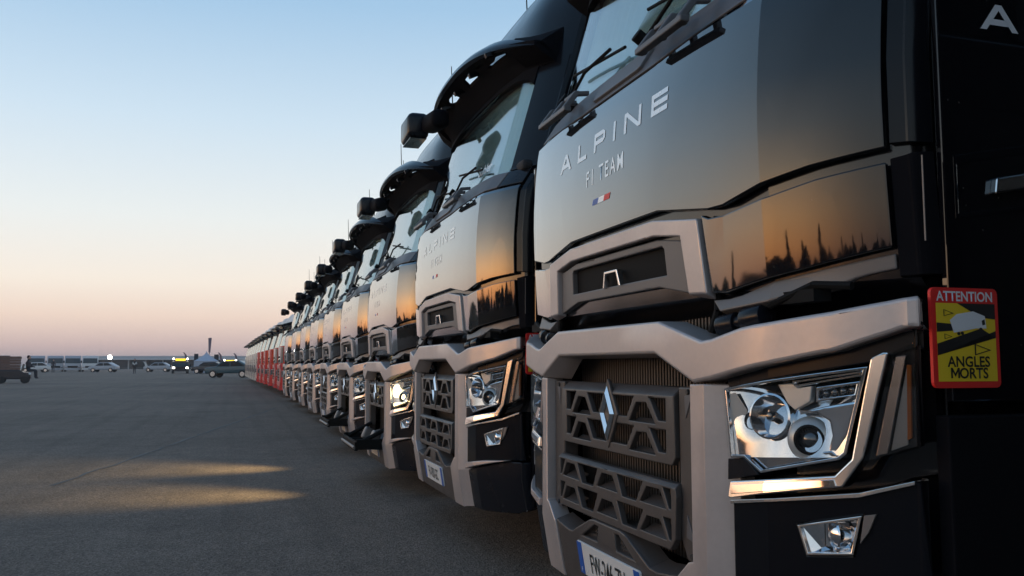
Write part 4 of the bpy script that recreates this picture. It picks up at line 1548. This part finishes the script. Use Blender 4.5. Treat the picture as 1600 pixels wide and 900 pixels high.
G1 = 'pale lorries parked facing across the apron'
for px, lab in ((63, 'leftmost pale lorry facing us far across the apron, beside the loaded cart'), (92, 'second pale lorry from the left, behind the standing person in dark clothes'),
                (119, 'third pale lorry from the left, far across the apron'), (146, 'rightmost pale lorry, whitest one, left of the floodlight')):
    front_vehicle('parked_lorry', lab, 'lorry', G1, px, 140, 2.35, 2.55, PALEV if px < 140 else WHCAR)
front_vehicle('amber_lorry', 'dark lorry with lit headlights and amber roof sign left of the white tent', 'lorry', 'lorries with amber roof signs', 286, 110, 2.0, 1.62, DKCAR, True, True)
front_vehicle('amber_lorry', 'dark lorry with amber roof sign behind the teal car', 'lorry', 'lorries with amber roof signs', 363, 112, 1.7, 1.45, DKCAR, True, True)
front_vehicle('white_van', 'small white van standing between amber sign lorry and cream lorries', 'van', None, 382, 118, 1.8, 1.7, WHCAR)


def car(name, label, px, depth, rz, paint, group=None):
    p = at(px, depth)
    t = thing(name, p, label, 'car', group, rz)
    bm = bmesh.new()
    prof = [(-2.0, .35), (-2.05, .75), (-1.9, .85), (-1.1, .95), (-.45, 1.42), (.9, 1.46), (1.75, 1.0), (1.98, .9), (2.0, .4)]
    add_prism(bm, prof, lambda u, v, d: Vector((u, -.82 + d, v)), 1.64)
    finish(bm, 'body', paint, t, .09, 3, sharp=40)
    for sd in (-1, 1):
        for pts in ([(-.95, .96), (-.42, 1.34), (.15, 1.37), (.15, .96)], [(.22, .96), (.22, 1.37), (.85, 1.37), (1.45, 1.0)]):
            bm = bmesh.new()
            add_prism(bm, pts, lambda u, v, d, sd=sd: Vector((u, sd * (.815 + d), v)), .012)
            finish(bm, 'side_window', DKGL, t)
        for x in (-1.3, 1.25):
            bm = bmesh.new()
            add_cyl(bm, (x, sd * .62, .32), (x, sd * .845, .32), .32, seg=20)
            wh = finish(bm, 'wheel', TYRE, t, .02)
            bm = bmesh.new()
            add_cyl(bm, (x, sd * .845, .32), (x, sd * .86, .32), .2, seg=16)
            finish(bm, 'rim', SATCHROME, wh)
        bm = bmesh.new()
        add_box(bm, (-1.96, sd * .58, .72), (.16, .34, .16))
        finish(bm, 'headlight', CHROME, t, .03)
    bm = bmesh.new()
    add_prism(bm, [(-1.08, .98), (-.50, 1.40), (-.46, 1.40), (-1.04, .98)], lambda u, v, d: Vector((u - .03, -.70 + d, v + .02)), 1.4)
    finish(bm, 'windscreen', DKGL, t)
    return t


car('teal_car', 'small teal green car in profile at the end of the lorry row', 365, 75, R(-20), TEAL)
car('dark_car', 'dark saloon car parked in front of the white tent', 331, 108, R(-15), DKCAR)
car('white_car', 'white car between loaded cart and pale lorries', 60, 125, R(20), WHCAR)
car('grey_car', 'grey car beside the whitest lorry, under the floodlight', 168, 130, R(-15), PALEV)
car('silver_car', 'dim grey car far back, left of the lorry with amber sign', 252, 135, R(-12), PALEV)

# floodlight on a mast
p = at(176, 145)
t = thing('floodlight', p, 'bright white floodlight glaring on a mast above the parked cars', 'floodlight')
bm = bmesh.new()
add_cyl(bm, (0, 0, 0), (0, 0, 2.1), .06, seg=8)
finish(bm, 'mast', STEEL, t)
bm = bmesh.new()
add_sphere(bm, (0, 0, 2.35), .34)
finish(bm, 'lamp', FLOOD, t)

# long low hall
d_ = 230
pa, pb = at(152, d_), at(470, d_)
t = thing('long_hall', pa, 'long low hall with pale fascia stretching behind the cars and tent', 'building', None, math.atan2(pb.y - pa.y, pb.x - pa.x))
Lh = (pb - pa).length
bm = bmesh.new()
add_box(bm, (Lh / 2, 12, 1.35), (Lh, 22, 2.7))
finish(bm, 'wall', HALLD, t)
bm = bmesh.new()
add_box(bm, (Lh / 2, 11.5, 3.05), (Lh + 1, 25, .7))
finish(bm, 'roof', FASC, t)
bm = bmesh.new()
add_box(bm, (Lh / 2, -1.2, 2.55), (Lh + 1.2, .5, .28))
finish(bm, 'gutter_band', WHCAR, t)
for k in range(1, 12):
    bm = bmesh.new()
    add_box(bm, (Lh * k / 12, .2, 1.2), (.28, .28, 2.4))
    finish(bm, 'post', FASC, t)
for k in range(12):
    bm = bmesh.new()
    add_box(bm, (Lh * (k + .5) / 12, .9, 1.3), (Lh / 12 - 1.0, .1, 1.7))
    finish(bm, 'window', DKGL, t)
p = at(2, 160)
t = thing('dark_trailer', p, 'dark box trailer at the left edge behind the loaded cart', 'trailer', None, -face_cam(p) * -1)
bm = bmesh.new()
add_box(bm, (-1.5, 1.5, 1.6), (7, 2.6, 2.4))
finish(bm, 'box', DKCAR, t, .05)
for x in (-3.5, .8):
    bm = bmesh.new()
    add_cyl(bm, (x, .1, .45), (x, .4, .45), .45)
    finish(bm, 'wheel', TYRE, t)

# pagoda tent
p = at(326, 120)
t = thing('pagoda_tent', p, 'pointed grey white pagoda tent between two dark banners', 'tent', None, -face_cam(p) * -1)
bm = bmesh.new()
hw, he, hp = 1.65, 1.6, 3.0
rows = []
for k in range(7):
    f = k / 6
    r_ = hw * ((1 - f) ** 1.7) + .03
    z = he + (hp - he) * f
    rows.append([bm.verts.new((sx * r_, sy * r_ + 1.65, z)) for sx, sy in ((-1, -1), (1, -1), (1, 1), (-1, 1))])
for a, b in zip(rows[:-1], rows[1:]):
    for i in range(4):
        bm.faces.new((a[i], a[(i + 1) % 4], b[(i + 1) % 4], b[i]))
bm.faces.new(rows[-1])
finish(bm, 'roof', TENTM, t, sharp=30)
bm = bmesh.new()
add_box(bm, (0, 1.65, .80), (3.24, 3.24, 1.62))
finish(bm, 'side_cloth', TENTM, t)
for px, dp, w, z0, z1, lab in ((310, 121, .55, 1.1, zat(553, 121), 'dark upright banner left of the pointed tent'), (341.5, 121, .6, 1.2, zat(554, 121), 'dark upright banner right of the pointed tent')):
    p = at(px, dp)
    t = thing('banner', p, lab, 'banner', 'dark banners beside the tent')
    bm = bmesh.new()
    add_box(bm, (0, 0, (z0 + z1) / 2), (w, .05, z1 - z0))
    finish(bm, 'cloth', BANN, t)
    bm = bmesh.new()
    add_cyl(bm, (0, .05, 0), (0, .05, z1), .04, seg=8)
    finish(bm, 'pole', STEEL, t)
p = at(330, 125)
t = thing('pylon_flag', p, 'tall dark tapering pylon flag rising behind the tent', 'flag')
z0, z1 = zat(551, 125), zat(528, 125)
bm = bmesh.new()
add_prism(bm, [(-.10, z0), (.15, z0), (.30, z1), (-.18, z1 - .05)], lambda u, v, d: Vector((u, d, v)), .12)
finish(bm, 'cloth', FLAGM, t, .01)
bm = bmesh.new()
add_cyl(bm, (0, .06, 0), (0, .06, z0 + .1), .05, seg=8)
finish(bm, 'pole', STEEL, t)
for px, dp, ytop, lab in ((293, 118, 551, 'feather flag above the left lorry with amber sign'), (347, 116, 551, 'feather flag just right of the tent'),
                          (371, 118, 552, 'feather flag above the right lorry with amber sign'), (231, 118, 565, 'low white feather flag standing alone on the open apron')):
    p = at(px, dp)
    t = thing('feather_flag', p, lab, 'flag', 'feather flags')
    zt = zat(ytop, dp)
    bm = bmesh.new()
    prof = [(.28, .7), (.34, zt * .6), (.16, zt * .88), (-.12, zt), (-.30, zt), (-.10, zt * .9), (.06, zt * .6), (.06, .7)]
    patch_bm([prof], 0, .03, wcuts=(), mp=lambda u, v, o_: Vector((u, o_, v)), bm=bm)
    finish(bm, 'cloth', FLAGM if px != 231 else WHCAR, t)
    bm = bmesh.new()
    add_cyl(bm, (.30, .02, 0), (.30, .02, .8), .03, seg=8)
    finish(bm, 'pole', STEEL, t)


def skin_mesh(name, verts, edges, radii, m, parent=None):
    me = bpy.data.meshes.new(name)
    me.from_pydata(verts, edges, [])
    o = bpy.data.objects.new(name, me)
    COL.objects.link(o)
    sk = o.modifiers.new('s', 'SKIN')
    o.modifiers.new('u', 'SUBSURF').levels = 1
    for v, r_ in zip(me.skin_vertices[0].data, radii):
        v.radius = (r_, r_)
    me.skin_vertices[0].data[0].use_root = True
    dg = bpy.context.evaluated_depsgraph_get()
    nm = bpy.data.meshes.new_from_object(o.evaluated_get(dg))
    bpy.data.objects.remove(o)
    nm.name = name
    nm.materials.clear()
    for q in nm.polygons:
        q.use_smooth = True
    return link(name, nm, m, parent)


def person(label, p, rz, top, legs, seated=False, z=0.0):
    t = thing('person', (p.x, p.y, z), label, 'person', None, rz)
    if seated:
        V_ = [(0, 0, .55), (0, .0, .8), (0, .02, 1.03), (0, .0, 1.15), (0, -.01, 1.28), (.1, -.05, .55), (.12, -.42, .56), (.12, -.45, .12), (.12, -.56, .08),
              (-.1, -.05, .55), (-.12, -.42, .56), (-.12, -.45, .12), (-.12, -.56, .08), (.2, .02, 1.02), (.25, -.08, .78), (.18, -.32, .75), (-.2, .02, 1.02), (-.25, -.08, .78), (-.18, -.32, .75)]
    else:
        V_ = [(0, 0, .95), (0, 0, 1.18), (0, 0, 1.42), (0, -.01, 1.54), (0, -.02, 1.66), (.09, 0, .9), (.10, -.03, .5), (.11, .02, .09), (.11, -.12, .05),
              (-.09, 0, .9), (-.11, .04, .5), (-.12, .08, .09), (-.12, -.06, .05), (.2, 0, 1.41), (.25, .03, 1.14), (.26, -.06, .90), (-.2, 0, 1.41), (-.25, .03, 1.14), (-.25, -.06, .90)]
    E_ = [(0, 1), (1, 2), (2, 3), (3, 4), (0, 5), (5, 6), (6, 7), (7, 8), (0, 9), (9, 10), (10, 11), (11, 12), (2, 13), (13, 14), (14, 15), (2, 16), (16, 17), (17, 18)]
    rad = [.13, .13, .14, .06, .10, .09, .065, .045, .04, .09, .065, .045, .04, .06, .045, .035, .06, .045, .035]
    skin_mesh('body', V_, E_, rad, legs, t)
    h = V_[4]
    bm = bmesh.new()
    add_sphere(bm, (h[0], h[1] - .015, h[2] + .03), .105, (.85, .95, 1.15), 14, 10)
    finish(bm, 'head', SKIN, t, sharp=60)
    bm = bmesh.new()
    add_sphere(bm, (h[0], h[1] + .015, h[2] + .06), .108, (.9, .95, 1.05), 14, 10)
    finish(bm, 'hair', RUBBER, t, sharp=60)
    V2 = [(a, b, c) for a, b, c in V_[:3]] + V_[13:15] + V_[16:18]
    skin_mesh('jacket', V2, [(0, 1), (1, 2), (2, 3), (3, 4), (2, 5), (5, 6)], [.145, .145, .155, .072, .058, .072, .058], top, t)
    return t


JEANS = mat('dark_trousers', (.02, .022, .03), .8)
JACK = mat('dark_jacket', (.03, .018, .022), .8)
SHIRT = mat('white_shirt', (.5, .52, .52), .8)
person('person in dark clothes standing before the second pale lorry', at(89, 118), R(10), JACK, JEANS)
person('person in white shirt standing alone on the open apron', at(215, 105), R(-20), SHIRT, JEANS)

# loaded cart
p = at(28, 52)
t = thing('luggage_cart', p, 'dark electric cart loaded with brown boards at the left edge', 'cart', None, R(8))
bm = bmesh.new()
add_prism(bm, [(-.92, .25), (-.92, .62), (-.75, .80), (.35, .80), (.55, .66), (.90, .60), (.92, .25)], lambda u, v, d: Vector((u, d - .5, v)), 1.0)
finish(bm, 'body', DKCAR, t, .05)
for x in (-.62, .62):
    for y in (-.52, .52):
        bm = bmesh.new()
        add_cyl(bm, (x, y - .06, .22), (x, y + .06, .22), .22, seg=16)
        finish(bm, 'wheel', TYRE, t, .02)
for x, y in ((.42, -.45), (.42, .45)):
    bm = bmesh.new()
    add_cyl(bm, (x, y, .7), (x + .1, y, 1.15), .025, seg=8)
    finish(bm, 'post', STEEL, t)
bm = bmesh.new()
add_sphere(bm, (.86, -.42, .55), .09)
finish(bm, 'headlight', WHCAR, t)
bm = bmesh.new()
for k in range(5):
    add_box(bm, (-.25 + .01 * k, 0, .86 + .165 * k), (1.15 - .03 * (k % 2), .85, .155))
ld_ = finish(bm, 'board_stack', BROWN, None, .015)
ld_.parent = None
ld_.location = (p.x, p.y, 0)
ld_.rotation_euler = (0, 0, R(8))
tag(ld_, 'stack of brown boards loaded on the dark cart', 'boards')
person('dark clothed driver sitting at the right end of the loaded cart', p + Vector((.75, .1, 0)), R(80), JACK, JEANS, True, .22)

# ------------------------------------------------------------------ trees on the sunset side
LEAF = mat('dark_foliage', (.035, .05, .02), .8)
BARK = mat('bark', (.06, .045, .035), .9)


def tree(name, label, group, x, y, h, wid, seed):
    rnd = random.Random(seed)
    t = thing(name, (x, y, 0), label, 'tree', group)
    bm = bmesh.new()
    add_cyl(bm, (0, 0, 0), (0, 0, h * .75), .28, .07, 8)
    for k in range(5):
        a = rnd.random() * 6.28
        z = h * (.2 + .1 * k)
        add_cyl(bm, (0, 0, z), (math.cos(a) * wid * .3, math.sin(a) * wid * .3, z + h * .15), .08, .03, 6)
    finish(bm, 'trunk', BARK, t, smooth=False)
    bm = bmesh.new()
    for k in range(650):
        f = rnd.random()
        z = h * (.12 + .88 * f)
        env = wid / 2 * (math.sin(math.pi * min(1, .12 + .88 * f)) ** .7) * (1.0 if name == 'poplar' else 1.05)
        a = rnd.random() * 6.28
        r_ = env * math.sqrt(rnd.random()) * rnd.uniform(.75, 1.1)
        c = Vector((math.cos(a) * r_, math.sin(a) * r_, z))
        s_ = rnd.uniform(.22, .5) * (1 if name == 'poplar' else 1.4)
        q = Matrix.Rotation(rnd.random() * 6.28, 3, 'Z') @ Matrix.Rotation(rnd.random() * 3.1, 3, 'X')
        bm.faces.new([bm.verts.new(c + q @ Vector(v)) for v in ((-s_, -s_ * .6, 0), (s_, -s_ * .6, 0), (s_ * .7, s_ * .7, 0), (-s_ * .7, s_ * .7, 0))])
    finish(bm, 'crown', LEAF, t, smooth=False)
    return t


pop = [tree('poplar', 'tall poplar', 'poplars mirrored in the lorry fronts', 0, 0, 12, 1.8, 1), tree('poplar', 'tall poplar', 'poplars mirrored in the lorry fronts', 0, 0, 9.5, 1.6, 2)]
bush = [tree('round_tree', 'round tree', 'round trees on the sunset side', 0, 0, 6, 5.5, 3), tree('round_tree', 'round tree', 'round trees on the sunset side', 0, 0, 4.8, 6, 4)]
rnd = random.Random(11)
fresh = set()
for kind, protos, n, lo, hi in (('poplar', pop, 26, -118, -28), ('round_tree', bush, 60, -125, -22)):
    for k in range(n):
        az = R(lo + (hi - lo) * (k + rnd.uniform(.1, .9)) / n)
        dist = rnd.uniform(140, 185)
        pr = protos[k % 2]
        if pr.name in fresh:
            t = copy_tree(pr)
        else:
            t = pr
            fresh.add(pr.name)
        t.location = (math.sin(az) * dist, math.cos(az) * dist, 0)
        sc = rnd.uniform(.6, 1.12) * (1.1 if kind == 'round_tree' else .84)
        t.scale = (sc * rnd.uniform(.8, 1.2), sc * rnd.uniform(.8, 1.2), sc)
        t['label'] = ('slim dark poplar in the treeline beyond the apron' if kind == 'poplar' else 'round dark tree in the treeline beyond the apron')


# ------------------------------------------------------------------ evening haze over the apron
hm = bpy.data.materials.new('haze')
hm.use_nodes = True
hn, hk = hm.node_tree.nodes, hm.node_tree.links
hn.clear()
ho = hn.new('ShaderNodeOutputMaterial')
pv = hn.new('ShaderNodeVolumePrincipled')
pv.inputs['Color'].default_value = (.86, .84, .86, 1)
pv.inputs['Density'].default_value = .0006
pv.inputs['Anisotropy'].default_value = .3
hk.new(pv.outputs[0], ho.inputs['Volume'])
bm = bmesh.new()
add_box(bm, (0, 0, 7.0), (7400, 7400, 16.0))
tag(finish(bm, 'haze', hm, smooth=False), None, None, kind='stuff')
